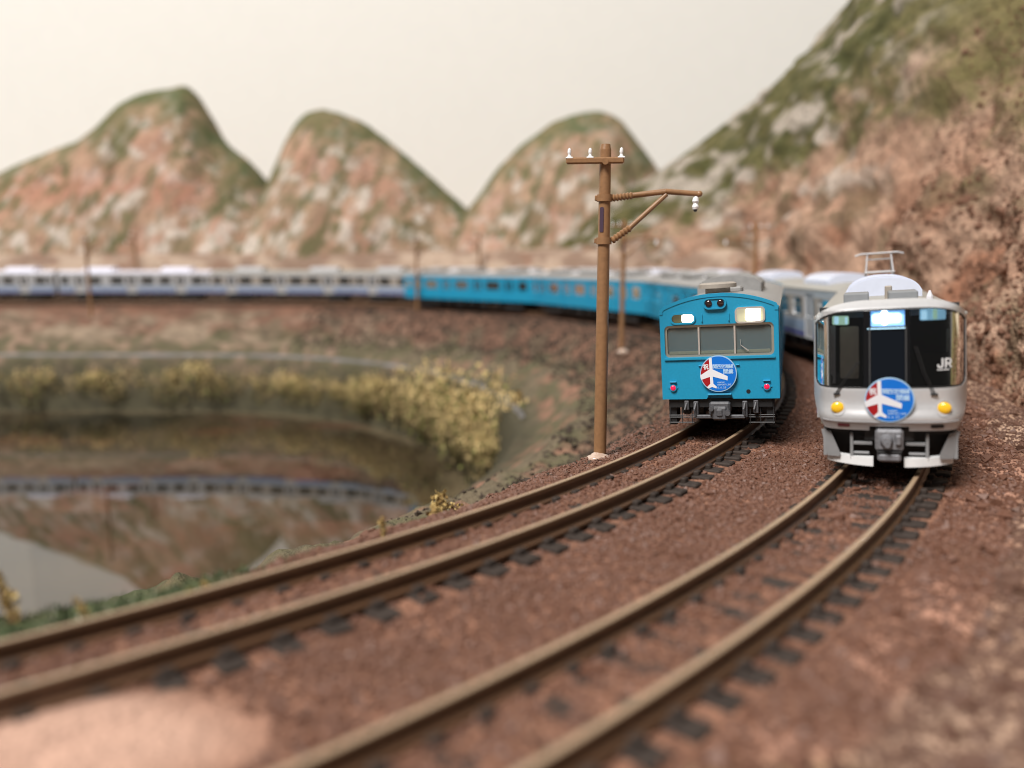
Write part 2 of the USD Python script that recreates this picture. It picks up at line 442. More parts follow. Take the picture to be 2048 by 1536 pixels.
ss = s_steps(310, -60, s_at(90, 310) + 420)
rr = np.concatenate([np.linspace(0, 200, 18)[1:], np.arange(202, 262, 1.6), np.arange(262, 350, .62), np.arange(351, 420, 2.5), np.linspace(422, 640, 20)])
SS, RR = np.meshgrid(ss, rr, indexing='ij')
X0, Y0, A0 = on_oval(SS, 310.)
X = X0 + (RR - 310) * np.cos(A0); Y = Y0 + (RR - 310) * np.sin(A0)
X = np.where(SS > s_at(90, 310), X0, X)
P = np.stack([X, Y, ground_z(X, Y)], -1)
v, f = grid_mesh(P, True)
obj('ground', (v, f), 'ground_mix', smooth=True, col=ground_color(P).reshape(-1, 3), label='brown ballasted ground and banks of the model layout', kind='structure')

# pond
wr = np.concatenate([np.linspace(2, 170, 18), np.arange(173, 226, 2.2)])
ws_ = np.arange(s_at(-90, 222) - 420, s_at(90, 222) + 520, 5.)
WS_, WR = np.meshgrid(ws_, wr, indexing='ij')
wx, wy, wa = on_oval(WS_, 222.)
strt = (WS_ < 0) | (WS_ > s_at(90, 222))
PW = np.stack([wx + (WR - 222) * np.where(strt, 0, np.cos(wa)), wy + (WR - 222) * np.sin(wa), 0 * wx - 67.0], -1)
nw, nw2 = fbm(PW / 26, 4, 81), fbm(PW / 60 + 7, 4, 82)
cw = mix([.013, .011, .007], [.045, .032, .018], sm(nw2, .4, .65))
cw = mix(cw, [.16, .125, .075], sm(WR + 40 * (nw - .5) - np.interp(np.degrees(wa), [-90, 20, 60], [-14, -14, 0]), 198, 214) * .85)
cw = mix(cw, [.09, .036, .022], sm(fbm(PW / 45 + 3, 3, 84), .58, .66) * .6)
obj('water', grid_mesh(PW, True), 'pond_varnish', col=cw.reshape(-1, 3), smooth=True, label='still dark pond mirroring the hills and the train', kind='structure')

# glossy grey ledge that runs round the bank behind the bushes
sl = s_steps(228, s_at(4, 228), s_at(90, 228) + 330, lo=1.5, k=.008)
cols = []
for s in sl:
    a0 = float(on_oval(s, 228.)[2]); rc = 233.5 - float(np.interp(math.degrees(a0), [-90, 20, 45, 75], [14, 14, 7, 2]))
    x, y, a = on_oval(s, 228.)
    x, y, a = float(x) + math.cos(a) * (rc - 228), float(y) + math.sin(a) * (rc - 228), float(a)
    wd = .7 + 5.2 * max(0, float(fbm(np.array([s / 11., 3.3, 0]), 3, 91)) - .28) +.2 * math.sin(s / 31.) + .6 * math.sin(s / 13. + 1)
    cols.append([(x + math.cos(a) * t * wd, y + math.sin(a) * t * wd, float(ground_z(np.array([x + math.cos(a) * t * wd]), np.array([y + math.sin(a) * t * wd]))[0]) + .7 - .9 * abs(t) ** 3) for t in np.linspace(-1, 1, 5)])
obj('footpath', grid_mesh(np.array(cols), True), 'wet_grey', smooth=True, label='narrow grey glossy path round the bank behind the mossy bushes', kind='structure')

# ------------------------------------------------------------------ wall behind
obj('wall', B(-1500, 1600, 905, 925, -200, 2400), 'wall_paint', label='plain cream wall behind the hills', kind='structure')
obj('wall', CB(-900, -591, 904.2, 910, -200, 2400, .8), 'trim_paint', label='pale upright edge of the wall at the far left', kind='structure')

# ------------------------------------------------------------------ hills
TH = PITCH


def at_depth(px, py, Yd):
    u, w = (px - 1024) / FPX, (768 - py) / FPX
    d = np.array([u, math.cos(TH) + w * math.sin(TH), -math.sin(TH) + w * math.cos(TH)])
    return d * (Yd / d[1]) + np.array([0, 0, HC])


def hill(outline, ridge, front, back, seed, label):
    o = np.array([at_depth(px, py, ridge) for px, py in outline])
    xs = np.arange(o[0, 0], o[-1, 0], 2.2)
    zs = np.interp(xs, o[:, 0], o[:, 2])
    k = np.exp(-np.linspace(-2, 2, 9) ** 2); k /= k.sum()
    zs = np.convolve(np.pad(zs, 4, mode='edge'), k, 'valid')
    vs = np.concatenate([np.linspace(-1, 0, 60), np.linspace(0, 1, 18)[1:]])
    XX, VV = np.meshgrid(xs, vs, indexing='ij')
    YY = ridge + np.where(VV < 0, VV * front, VV * back)
    zb = -10.
    prof = np.where(VV < 0, np.cos(np.pi / 2 * np.abs(VV)) ** .85, 1 - .55 * np.abs(VV) ** 1.6)
    ZZ = zb + (zs[:, None] - zb) * prof
    p = np.stack([XX, YY, ZZ], -1)
    n = (fbm(p / np.array([34, 60, 60]), 5, seed) - .5)
    gully = (fbm(np.stack([XX / 16 + ZZ / 60, YY / 90, 0 * XX], -1), 3, seed + 3) - .5)
    amt = np.clip(np.abs(VV) * 3, 0, 1) * np.clip((1 - np.abs(VV)) * 3 + .2, 0, 1)
    p[..., 1] += (n * 26 + gully * 13) * amt
    p[..., 2] += (n * 9 + gully * 5) * amt + (fbm(p / 7, 2, seed + 8) - .5) * 2.0
    h = np.clip((p[..., 2] - 30) / (zs.max() - 30), 0, 1.2); hl = np.clip(p[..., 2] / np.maximum(zs[:, None], 25), 0, 1.1)
    q = p / np.array([16, 28, 20]); st = np.stack([XX / 9 - ZZ / 24, ZZ / 26, YY / 40], -1)
    a, b, c2, d = fbm(q, 5, seed + 20), fbm(st, 4, seed + 21), fbm(q * 1.3 + 9, 4, seed + 22), fbm(q * .8 + 20, 4, seed + 23)
    wq = (np.stack([fbm(q * 2 + 31, 3, seed + 31), fbm(q * 2 + 47, 3, seed + 32), fbm(q * 2 + 63, 3, seed + 33)], -1) - .5) * 1.6
    a, b, c2, d = fbm(q * 1.1 + wq, 5, seed + 20), fbm(st + wq, 5, seed + 21), fbm(q * 1.6 + 9 + wq, 5, seed + 22), fbm(q * .9 + 20 + wq, 5, seed + 23)
    col = mix([.34, .225, .15], [.47, .31, .21], sm(b, .35, .65))
    col = mix(col, [.225, .17, .10], sm(a, .46, .60) * .95)
    col = mix(col, [.60, .53, .465], sm(c2, .51, .63) * .85)
    col = mix(col, [.43, .235, .165], sm(d, .50, .66) * .75 * (1 - sm(hl, .75, .95)))
    col = mix(col, [.43, .20, .135], np.exp(-((p[..., 2] - 90) / 17) ** 2) * sm(-XX, 230, 300) * sm(b + .3 * (c2 - .5), .36, .56) * .8)
    col = mix(col, [.105, .115, .045], sm(fbm(st * 1.3 + 5 + wq, 5, seed + 24), .53, .64) * .8)
    col = mix(col, [.165, .145, .065], sm(hl + .6 * (a - .5), .72, 1.0) * .75)
    col = mix(col, [.075, .10, .033], sm(hl + .9 * (c2 - .5), .86, 1.06) * .75)
    col = col * .9
    v, f = grid_mesh(p)
    obj('hill', (v, f), 'hill_mix', smooth=True, col=col.reshape(-1, 3), label=label, kind='structure')


hill([(-420, 600), (-330, 520), (-250, 470), (-120, 408), (0, 352), (60, 322), (165, 282), (200, 258), (250, 206), (290, 186), (338, 180), (376, 171), (392, 186), (415, 225), (440, 272), (468, 300), (500, 322), (540, 368), (580, 450), (620, 600)],
     735, 92, 70, 101, 'broad pink and green plaster hill with the highest pointed top, at the left')
hill([(440, 600), (500, 470), (528, 405), (548, 352), (570, 300), (590, 252), (615, 226), (640, 219), (680, 226), (730, 246), (790, 292), (850, 343), (900, 388), (940, 422), (1000, 500), (1060, 600)],
     722, 84, 70, 202, 'rounded plaster hill with a steep left flank, second from the left')
hill([(850, 600), (905, 490), (935, 420), (960, 388), (995, 338), (1050, 284), (1110, 243), (1155, 227), (1200, 222), (1238, 238), (1265, 272), (1295, 312), (1330, 365), (1400, 460), (1480, 600)],
     690, 84, 80, 303, 'smooth plaster hill with a dark green top behind the nearest utility pole')

ico_v, ico_f = trimesh.creation.icosahedron().vertices, trimesh.creation.icosahedron().faces
# the mountain that comes forward on the right
ph = []
a = -37.
while a < 62:
    ph.append(a)
    a += .16 if a < 2 else (.22 if a < 20 else .4)
ph = np.array(ph)
tt = np.concatenate([np.linspace(0, 1, 190), np.linspace(1, 2, 24)[1:]])
PH, TT = np.meshgrid(ph, tt, indexing='ij')
ridge = np.interp(ph, [-37, -30, -20, -10, 0, 10, 20, 30, 40, 48, 55, 62], [6, 40, 110, 170, 220, 238, 204, 156, 117, 88, 60, 20])
wid = np.interp(ph, [-37, -25, 0, 62], [40, 60, 104, 112])
base = np.interp(ph, [-37, -30, -20, 0, 25, 62], [352, 349, 346, 344, 350, 358])
T1 = np.minimum(TT, 1)
r_ = base[:, None] + wid[:, None] * (T1 + np.maximum(TT - 1, 0) * .8)
z_ = -5 + (ridge[:, None] + 5) * (.62 * T1 ** .75 + .38 * np.sin(np.pi / 2 * T1)) * (1 - .5 * np.maximum(TT - 1, 0) ** 1.6)
p = np.stack([C[0] + r_ * np.cos(np.radians(PH)), C[1] + r_ * np.sin(np.radians(PH)), z_], -1)
out = np.stack([-np.cos(np.radians(PH)), -np.sin(np.radians(PH)), .55 + 0 * PH], -1)
amt = (1 - .75 * sm(TT, .8, 1.0))[..., None] * (.25 + .75 * sm(TT, 0, .05))[..., None]
big, mid, fin = fbm(p / 40, 4, 61) - .5, fbm(p / 11, 4, 62) - .5, fbm(p / 2.6, 4, 63) - .5
crag = np.abs(fbm(p / np.array([6, 6, 9]), 4, 64) - .5)
low = (1 - sm(z_, 15, 120))[..., None]
p = p + out * amt * (big[..., None] * 22 + mid[..., None] * (7 + 3 * low) + fin[..., None] * (1.3 + 2.6 * low) - crag[..., None] * 5 * low)
hl = np.clip(z_ / np.maximum(ridge[:, None], 30), 0, 1.2)
n1, n2, n3, n4 = fbm(p / 18, 6, 71), fbm(p / 7, 5, 72), fbm(p / 3, 3, 73), fbm(p / np.array([14, 14, 26]), 4, 74)
col = mix([.36, .225, .155], [.53, .345, .245], sm(n2, .3, .7))
col = mix(col, [.30, .135, .078], sm(n4, .50, .66) * low[..., 0] * .9)
col = mix(col, [.13, .075, .045], sm(n3, .55, .70) * .35 * low[..., 0])
col = mix(col, [.185, .13, .075], sm(n1, .52, .62) * .7)
gl = hl + .34 * (n1 - .5) + .22 * (n2 - .5) + .16 * (n3 - .5) + .05 * sm(PH, 12, 36)
olive = mix(mix([.068, .078, .022], [.135, .13, .042], sm(n2, .35, .65)), [.20, .165, .065], sm(-PH, -16, 4) * .7)
col = mix(col, olive, sm(gl, .30, .50) * .92)
col = mix(col, [.58, .50, .43], sm(fbm(p / np.array([15, 15, 13]), 5, 75), .50, .68) * sm(hl, .12, .25) * (1 - sm(hl, .98, 1.02)) * sm(PH, 2, 14) * .85)
col = mix(col, [.48, .29, .20], sm(fbm(p / np.array([12, 12, 40]), 4, 76), .55, .64) * (1 - sm(hl, .28, .42)) * .9)
col = mix(col, col * .75, sm(n3, .52, .66)[..., None][..., 0] * .5)
# angular chips of cork and stone stuck to the lower face
ci = (rng.random(9000) ** 1.5 * int((ph < 2).sum())).astype(int); cj = (rng.random(9000) ** 1.3 * 110).astype(int)
cp_ = p[ci, cj]; csz = rng.lognormal(math.log(.5), .45, 9000).clip(.2, 1.6) * np.where(cj < 40, 1.15, .8)
cv = ico_v[None] * rng.uniform(.45, 1.4, (9000, 12, 1)) * csz[:, None, None]
cq = rng.normal(size=(9000, 3, 3)); cq = np.linalg.qr(cq)[0]
cv = np.einsum('nij,nkj->nki', cq, cv) + cp_[:, None]
obj('rubble', (cv.reshape(-1, 3), (ico_f[None] + 12 * np.arange(9000)[:, None, None]).reshape(-1, 3)), 'rubble_chip', label='reddish brown stone chips stuck to the foot of the mountainside', cat='rubble', kind='stuff')
obj('mountain', grid_mesh(p, True), 'rock_mix', smooth=True, col=col.reshape(-1, 3), label='tall rocky mountainside with olive green upper slopes, on the right', kind='structure')

# ------------------------------------------------------------------ tracks
RAILP = np.array([(-.62, -2.1), (-.62, -1.75), (-.14, -1.45), (-.12, -.75), (-.36, -.6), (-.35, -.12), (-.27, 0), (.27, 0), (.35, -.12), (.36, -.6), (.12, -.75), (.14, -1.45), (.62, -1.75), (.62, -2.1)])


def track(R, label, s0, s1, seed):
    t = thing('railway_track', label, 'railway track', group='model railway tracks')
    g = 4.75
    st = s_steps(R, s0, s1, lo=1.2, k=.012)
    for side in (-1, 1):
        rows = []
        for s in st:
            x, y, a = (float(q) for q in on_oval(s, R))
            n = np.array([math.cos(a), math.sin(a), 0])
            up = np.array([-n[0] * math.sin(CANT), -n[1] * math.sin(CANT), math.cos(CANT)])
            ac = np.array([n[0] * math.cos(CANT), n[1] * math.cos(CANT), math.sin(CANT)])
            o = np.array([x, y, 0]) + ac * g * side
            rows.append([o + ac * q[0] + up * q[1] for q in np.vstack([RAILP, RAILP[:1]])])
        obj('rail', grid_mesh(np.array(rows), True), 'rail_brown', t, smooth=35)
    rg = np.random.default_rng(seed)
    k, s = 0, s0 + 2
    proto = []
    while s < s1 - 1 and k < 296:
        x, y, a = (float(q) for q in on_oval(s, R))
        hl = 8.0 + rg.normal(0, .12)
        ms = [CB(-hl, hl, -1.15, 1.15, -3.6, -2.1, .18)]
        for sd in (-1, 1):
            for off in (-1.05, 1.05):
                ms.append(CB(sd * g + off - .42, sd * g + off + .42, -.62, .62, -2.2, -1.45, .14))
        m = trimesh.util.concatenate(ms)
        ca, sa = math.cos(a), math.sin(a)
        M = np.eye(4)
        M[:3, 0] = (ca * math.cos(CANT), sa * math.cos(CANT), math.sin(CANT))
        M[:3, 1] = (-sa, ca, 0)
        M[:3, 2] = (-ca * math.sin(CANT), -sa * math.sin(CANT), math.cos(CANT))
        M[:3, 3] = (x, y, rg.normal(0, .05))
        m.apply_transform(M)
        obj('sleeper', m, 'sleeper_plastic', t)
        s += 4.45
        k += 1


track(RB, 'inner model railway track under the sky blue train, beside the pond', -60, s_at(90, RB) + 240, 1)
track(RS, 'outer model railway track under the silver train', -20, s_at(90, RS) + 240, 2)

# loose ballast, grain by grain where the camera can tell the grains apart
ico = trimesh.Trimesh([(1, 0, 0), (-1, 0, 0), (0, 1, 0), (0, -1, 0), (0, 0, 1), (0, 0, -1)], [(0, 2, 4), (2, 1, 4), (1, 3, 4), (3, 0, 4), (2, 0, 5), (1, 2, 5), (3, 1, 5), (0, 3, 5)], process=False)
N = 330000
sg = rng.uniform(s_at(-75, 310), s_at(0, 310), N); rg_ = rng.uniform(269, 352, N)
gx, gy, ga = on_oval(sg, 310.)
gx = gx + (rg_ - 310) * np.cos(ga); gy = gy + (rg_ - 310) * np.sin(ga)
dist = np.hypot(gx, gy)
keep = (np.abs(gx) < gy * .74 + 6) & (gy > 30) & (rng.random(N) < np.clip(110 / dist, .12, 1) ** 1.2)
for R in (RB, RS):
    for sd in (-4.75, 4.75):
        keep &= np.abs(rg_ - R - sd) > .75
    q = np.abs(rg_ - R)
    keep &= ~((q > 5.2) & (q < 8.6) & (rg_ > R) & (rng.random(N) < .55))
    keep &= ~((q < 8.6) & (rng.random(N) < .35))
keep &= np.exp(-(((gx + 28) / 11) ** 2 + ((gy - 46.0) / 5.2) ** 2)) < .3
gx, gy, rg_ = gx[keep], gy[keep], rg_[keep]
n = len(gx)
size = rng.lognormal(math.log(.215), .34, n).clip(.10, .6)
size *= np.where(rg_ > RS + 10, np.where(rng.random(n) < .03, 2.8, .95), np.where(rng.random(n) < .004, 2.2, 1))
gz = ground_z(gx, gy) + size * .25
V = ico.vertices[None] * rng.uniform(.65, 1.35, (n, 6, 1))
ax = rng.normal(size=(n, 3)); ax /= np.linalg.norm(ax, axis=1, keepdims=True)
th_ = rng.uniform(0, 6.28, n)[:, None, None]
V = V * np.cos(th_) + np.cross(np.broadcast_to(ax[:, None], V.shape), V) * np.sin(th_) + ax[:, None] * (V * ax[:, None]).sum(-1, keepdims=True) * (1 - np.cos(th_))
V = V * np.array([1, 1, .75]) * size[:, None, None] + np.stack([gx, gy, gz], -1)[:, None]
F = ico.faces[None] + 6 * np.arange(n)[:, None, None]
sand = sm(rg_ + 8 * (fbm(np.stack([gx, gy, gz], -1) / 20, 3, 51) - .5), RS + 14, RS + 19)
turf = sm(-gx, 20, 34) * (rg_ < 285)
sub = (sand < .5) & (turf < .5)
obj('ballast', (V[sub].reshape(-1, 3), (ico.faces[None] + 6 * np.arange(sub.sum())[:, None, None]).reshape(-1, 3)), 'ballast_grain', label='loose red brown ballast grains between and beside the rails', cat='ballast', kind='stuff')
obj('sand', (V[~sub & (turf < .5)].reshape(-1, 3), (ico.faces[None] + 6 * np.arange((~sub & (turf < .5)).sum())[:, None, None]).reshape(-1, 3)), 'sand_grain', label='coarse pale sand grains outside the outer track', cat='sand', kind='stuff')

# gravel on the bank that falls from the inner track to the pond
ng = 15000
qs, qr = rng.uniform(s_at(-38, 260), s_at(75, 260), ng), 238 + 43 * rng.random(ng) ** .7
qx, qy, qa = on_oval(qs, 260.)
qx, qy = qx + (qr - 260) * np.cos(qa), qy + (qr - 260) * np.sin(qa)
qsz = rng.lognormal(math.log(.5), .45, ng).clip(.2, 1.5) * np.clip(np.hypot(qx, qy) / 240, .4, 1)
qv = ico.vertices[None] * rng.uniform(.6, 1.4, (ng, 6, 1)) * qsz[:, None, None]
qq = np.linalg.qr(rng.normal(size=(ng, 3, 3)))[0]
qv = np.einsum('nij,nkj->nki', qq, qv) + np.stack([qx, qy, ground_z(qx, qy)], -1)[:, None]
obj('gravel', (qv.reshape(-1, 3), (ico.faces[None] + 6 * np.arange(ng)[:, None, None]).reshape(-1, 3)), 'gravel_chip', label='rough dark brown gravel on the bank between the pond and the inner track', cat='gravel', kind='stuff')

# turf on the shoulder at the lower left: short green fibres
nb = 22000
tx = rng.uniform(-75, -15, nb); ty = rng.uniform(40, 110, nb); tr = radius(tx, ty)
k_ = (tr > 266) & (tr < 286.5) & (rng.random(nb) < sm(-tx, 18, 36))
tx, ty = tx[k_], ty[k_]; nb = len(tx); tz = ground_z(tx, ty)
dirs = rng.normal(size=(nb, 3)); dirs[:, 2] = np.abs(dirs[:, 2]) + .6; dirs /= np.linalg.norm(dirs, axis=1, keepdims=True)
ln = rng.uniform(.35, 1.0, nb)[:, None]; b0 = np.stack([tx, ty, tz - .1], -1)
sd = np.cross(dirs, rng.normal(size=(nb, 3))); sd /= np.linalg.norm(sd, axis=1, keepdims=True); wd_ = rng.uniform(.06, .16, nb)[:, None]
tv = np.stack([b0 - sd * wd_, b0 + sd * wd_, b0 + dirs * ln + sd * wd_ * .5, b0 + dirs * ln - sd * wd_ * .5], 1)
tf = (np.array([[0, 1, 2], [0, 2, 3]])[None] + 4 * np.arange(nb)[:, None, None]).reshape(-1, 3)
gcol = mix([.025, .045, .018], [.13, .15, .07], rng.random(nb))
gcol = np.where((rng.random(nb) < .08)[:, None], [.35, .33, .24], gcol)
obj('turf', (tv.reshape(-1, 3), tf), 'foliage_mix', col=np.repeat(gcol, 4, 0), label='dark green fibre turf beside the rail at the lower left', cat='turf', kind='stuff')

# ------------------------------------------------------------------ utility poles (local: x along the catenary arm, y across, z up from the ground)
def make_pole(t):
    obj('pole', tube([(0, 0, -4), (0, 0, 22), (0, 0, 48.6), (0, 0, 49.4)], [1.02, .98, .88, .72], 20), 'pole_brown', t, smooth=40)
    for z in (34.9, 41.4):
        m = [bar((0, 0, z - .52), (0, 0, z + .52), 1.22, 20), CB(-1.5, -.9, -.35, .35, z - .4, z + .4, .08)]
        obj('clamp_band', m, 'pole_brown', t, smooth=40)
    # cross arm with three insulators
    ca = obj('cross_arm', [CB(-5.95, 2.85, -1.55, -.72, 46.4, 47.35, .2), bar((0, -1.75, 46.7), (0, -1.4, 46.7), .5, 12)], 'pole_brown', t)
    for x in (-5.45, -2.3, 2.4):
        obj('insulator', trimesh.util.concatenate([CB(x - .55, x + .55, -1.55, -.75, 47.15, 47.45, .1)] + tube([(x, -1.12, 47.4), (x, -1.12, 47.75), (x, -1.12, 48.1), (x, -1.12, 48.5), (x, -1.12, 48.75)], [.36, .22, .30, .26, .1], 10)), 'insulator_white', t, smooth=40)
    # bracket: main arm and strut with ribbed sleeves
    def ribbed(a, b, r, n):
        a, b = np.array(a), np.array(b); ms = []
        for i in range(n):
            p, q = a + (b - a) * i / n, a + (b - a) * (i + 1) / n
            mid = (p + q) / 2
            ms += [bar(p, mid, r * .72, 10, r), bar(mid, q, r, 10, r * .72)]
        return ms
    obj('bracket_arm', ribbed((1.2, 0, 41.4), (4.3, 0, 41.75), .62, 6) + tube([(4.3, 0, 41.75), (9.2, 0, 42.3), (14.3, 0, 41.9)], [.44, .44, .42], 10) + [trimesh.creation.icosphere(2, .5).apply_translation((14.3, 0, 41.9))], 'pole_brown', t, smooth=40)
    obj('bracket_strut', ribbed((1.2, 0, 34.9), (4.0, 0, 36.9), .62, 6) + tube([(4.0, 0, 36.9), (9.4, 0, 41.9)], [.40, .38], 10), 'pole_brown', t, smooth=40)
    h = obj('hanging_insulator', tube([(13.8, 0, 41.6), (13.8, 0, 41.3), (13.8, 0, 40.8), (13.8, 0, 40.45), (13.8, 0, 40.0), (13.8, 0, 39.6)], [.2, .42, .52, .34, .52, .40], 12), 'insulator_white', t, smooth=40)
    obj('clip', [bar((13.8, 0, 39.62), (13.8, 0, 39.25), .36, 10, .2)], 'frame_dark', h)


def frame(pos, yaw=0., roll=0., scale=1., lean=0.):
    M = np.eye(4)
    cy, sy = math.cos(yaw), math.sin(yaw)
    Rz = np.array([[cy, -sy, 0], [sy, cy, 0], [0, 0, 1]])
    cr, sr = math.cos(roll), math.sin(roll)
    Rx = np.array([[1, 0, 0], [0, cr, -sr], [0, sr, cr]])
    cl, sl_ = math.cos(lean), math.sin(lean)
    Ry = np.array([[cl, 0, sl_], [0, 1, 0], [-sl_, 0, cl]])
    M[:3, :3] = Rz @ Ry @ Rx * scale
    M[:3, 3] = pos
    return M


px_, py_ = 14.6, 124.5
P0 = thing('utility_pole', 'sharp brown utility pole standing nearest, with cross arm and bracket, left of the blue train', 'utility pole', frame((px_, py_, -3.4), math.radians(-6), scale=1.022), 'brown utility poles along the line')
make_pole(P0)
obj('name_mark', plate(rrect(-.3, 36.2, .35, 40.0, .2), .03, (-.42, -.845, 0), (.90, -.43, 0), (0, 0, 1), (-.43, -.90, 0)), 'pole_mark', P0)
blob = trimesh.creation.icosphere(3, 1.0)
nv = fbm(blob.vertices * 1.6 + 3, 3, 5)
blob.vertices *= (.72 + .6 * nv)[:, None] * np.array([1.9, 1.7, 1.1])
glue = thing('glue_blob', 'glossy dried glue round the foot of the nearest utility pole', 'glue', frame((px_ - .3, py_ - .5, -3.2)))
obj('blob', blob, 'glue', glue, smooth=True)


def pole_at(deg, r, label, arm_out=True, sc=1., z=-3.2):
    x, y = C[0] + r * math.cos(math.radians(deg)), C[1] + r * math.sin(math.radians(deg))
    copy_thing(P0, 'utility_pole', label, 'utility pole', frame((x, y, z), math.radians(deg) + (0 if arm_out else math.pi), scale=sc), 'brown utility poles along the line')


pole_at(7.8, 262.6, 'blurred brown utility pole just behind the nearest one, with pale glue at its foot')
pole_at(57, 277.3, 'blurred brown utility pole in front of the rear end of the blue train')
copy_thing(P0, 'utility_pole', 'faint brown utility pole in front of the second pale carriage, at the far left', 'utility pole', frame((-283, 519, -3.2), math.radians(90)), 'brown utility poles along the line')
copy_thing(P0, 'utility_pole', 'faint brown utility pole behind the pale carriages at the left', 'utility pole', frame((-300, 622, 4), math.radians(270)), 'brown utility poles along the line')
copy_thing(P0, 'utility_pole', 'faint brown utility pole behind the blue carriages, right of the gap between two hills', 'utility pole', frame((-24.5, 585, 2), math.radians(235)), 'brown utility poles along the line')
copy_thing(P0, 'utility_pole', 'brown utility pole with bracket behind the roof of the blue train', 'utility pole', frame((110, 353, -2.5), math.radians(182)), 'brown utility poles along the line')
g2 = thing('glue_blob', 'pale glue lump at the foot of the blurred pole left of the blue train', 'glue', frame((45, 311, -7)))
obj('blob', blob.copy().apply_scale(1.2), 'glue', g2, smooth=True)

# ------------------------------------------------------------------ lettering for the round train headboard, drawn stroke by stroke (10 x 10 grid)
GLYPHS = {
    'kan': [[(0, 0), (0, 10), (4, 10), (4, 6.5), (0, 6.5)], [(0, 8.2), (4, 8.2)], [(10, 0), (10, 10), (6, 10), (6, 6.5), (10, 6.5)], [(6, 8.2), (10, 8.2)], [(3, 5), (7, 5)], [(2.5, 3), (7.5, 3)], [(5, 5), (5, 3), (2.5, .5)], [(5, 3), (7.5, .5)]],
    'sai': [[(0, 9.5), (10, 9.5)], [(1, .3), (1, 6.5), (9, 6.5), (9, .3), (1, .3)], [(3.7, 9.5), (3.7, 6), (2.5, 3.5)], [(6.3, 9.5), (6.3, 4), (8.5, 4)]],
    'kuu': [[(5, 10), (5, 8.6)], [(.5, 7), (.5, 8.6), (9.5, 8.6), (9.5, 7)], [(3.7, 8), (1.5, 5.5)], [(6.2, 8), (6.2, 6), (9, 6)], [(2, 4), (8, 4)], [(5, 4), (5, .5)], [(.5, .4), (9.5, .4)]],
    'kou': [[(.5, 9.3), (2, 8.3)], [(0, 6.5), (1.5, 5.5)], [(.3, .3), (2, 3.5)], [(3, 8), (10, 8)], [(3, 6), (10, 6)], [(5, 10), (5, 6), (3, 3.5)], [(8, 10), (8, 6), (10, 3.5)], [(4.7, 4), (8, 4), (8, 2.5), (4.7, 2.5)], [(4.7, 4), (4.7, .4), (9.5, .4), (9.5, 1.5)]],
    'sen': [[(2, 10), (.5, 8), (2.5, 7), (.3, 5), (3.8, 5)], [(2, 5), (2, 0)], [(.8, 3.5), (.2, 1.5)], [(3.2, 3.5), (3.8, 1.5)], [(5, 5.5), (5, 9.3), (9.5, 9.3), (9.5, 5.5), (5, 5.5)], [(5, 7.4), (9.5, 7.4)], [(7.2, 5.5), (7.2, 0)], [(4.8, 4), (6.5, 4), (4.8, 1)], [(9.5, 4.5), (7.5, 3), (10, .3)]],
    'kai': [[(0, 0), (0, 10), (4, 10), (4, 6.5), (0, 6.5)], [(0, 8.2), (4, 8.2)], [(10, 0), (10, 10), (6, 10), (6, 6.5), (10, 6.5)], [(6, 8.2), (10, 8.2)], [(2.8, 4.6), (7.2, 4.6)], [(2.3, 2.8), (7.7, 2.8)], [(4, 4.6), (4, 2.8), (3, .3)], [(6, 4.6), (6, .3)]],
    'gyo': [[(3.8, 10), (3.8, 7.5)], [(6.2, 10), (6.2, 7.5)], [(1.5, 9.5), (2.5, 8)], [(8.5, 9.5), (7.5, 8)], [(.5, 7.4), (9.5, 7.4)], [(1, 5.7), (9, 5.7)], [(1.5, 4.3), (8.5, 4.3)], [(.3, 2.8), (9.7, 2.8)], [(5, 7.4), (5, 0)], [(4.5, 2.8), (1, .3)], [(5.5, 2.8), (9, .3)]],
    'iwai': [[(2, 10), (2, 8.6)], [(.3, 8.2), (3.8, 8.2), (.5, 4)], [(2.2, 5.5), (2.2, 0)], [(2.5, 5), (4, 4)], [(5, 6), (5, 9.5), (9.3, 9.5), (9.3, 6), (5, 6)], [(6, 6), (6, 4), (4.3, .3)], [(8, 6), (8, .6), (10, .6), (10, 2)]],
}


def glyph(name, x, y, h, w=1.05):
    """strokes of one character as a shapely shape, lower left corner at x, y, height h"""
    g = unary_union([LineString(l).buffer(w / 2, cap_style='square', quad_segs=2) for l in GLYPHS[name]])
    return affinity.affine_transform(g, [h / 10, 0, 0, h / 10, x, y])


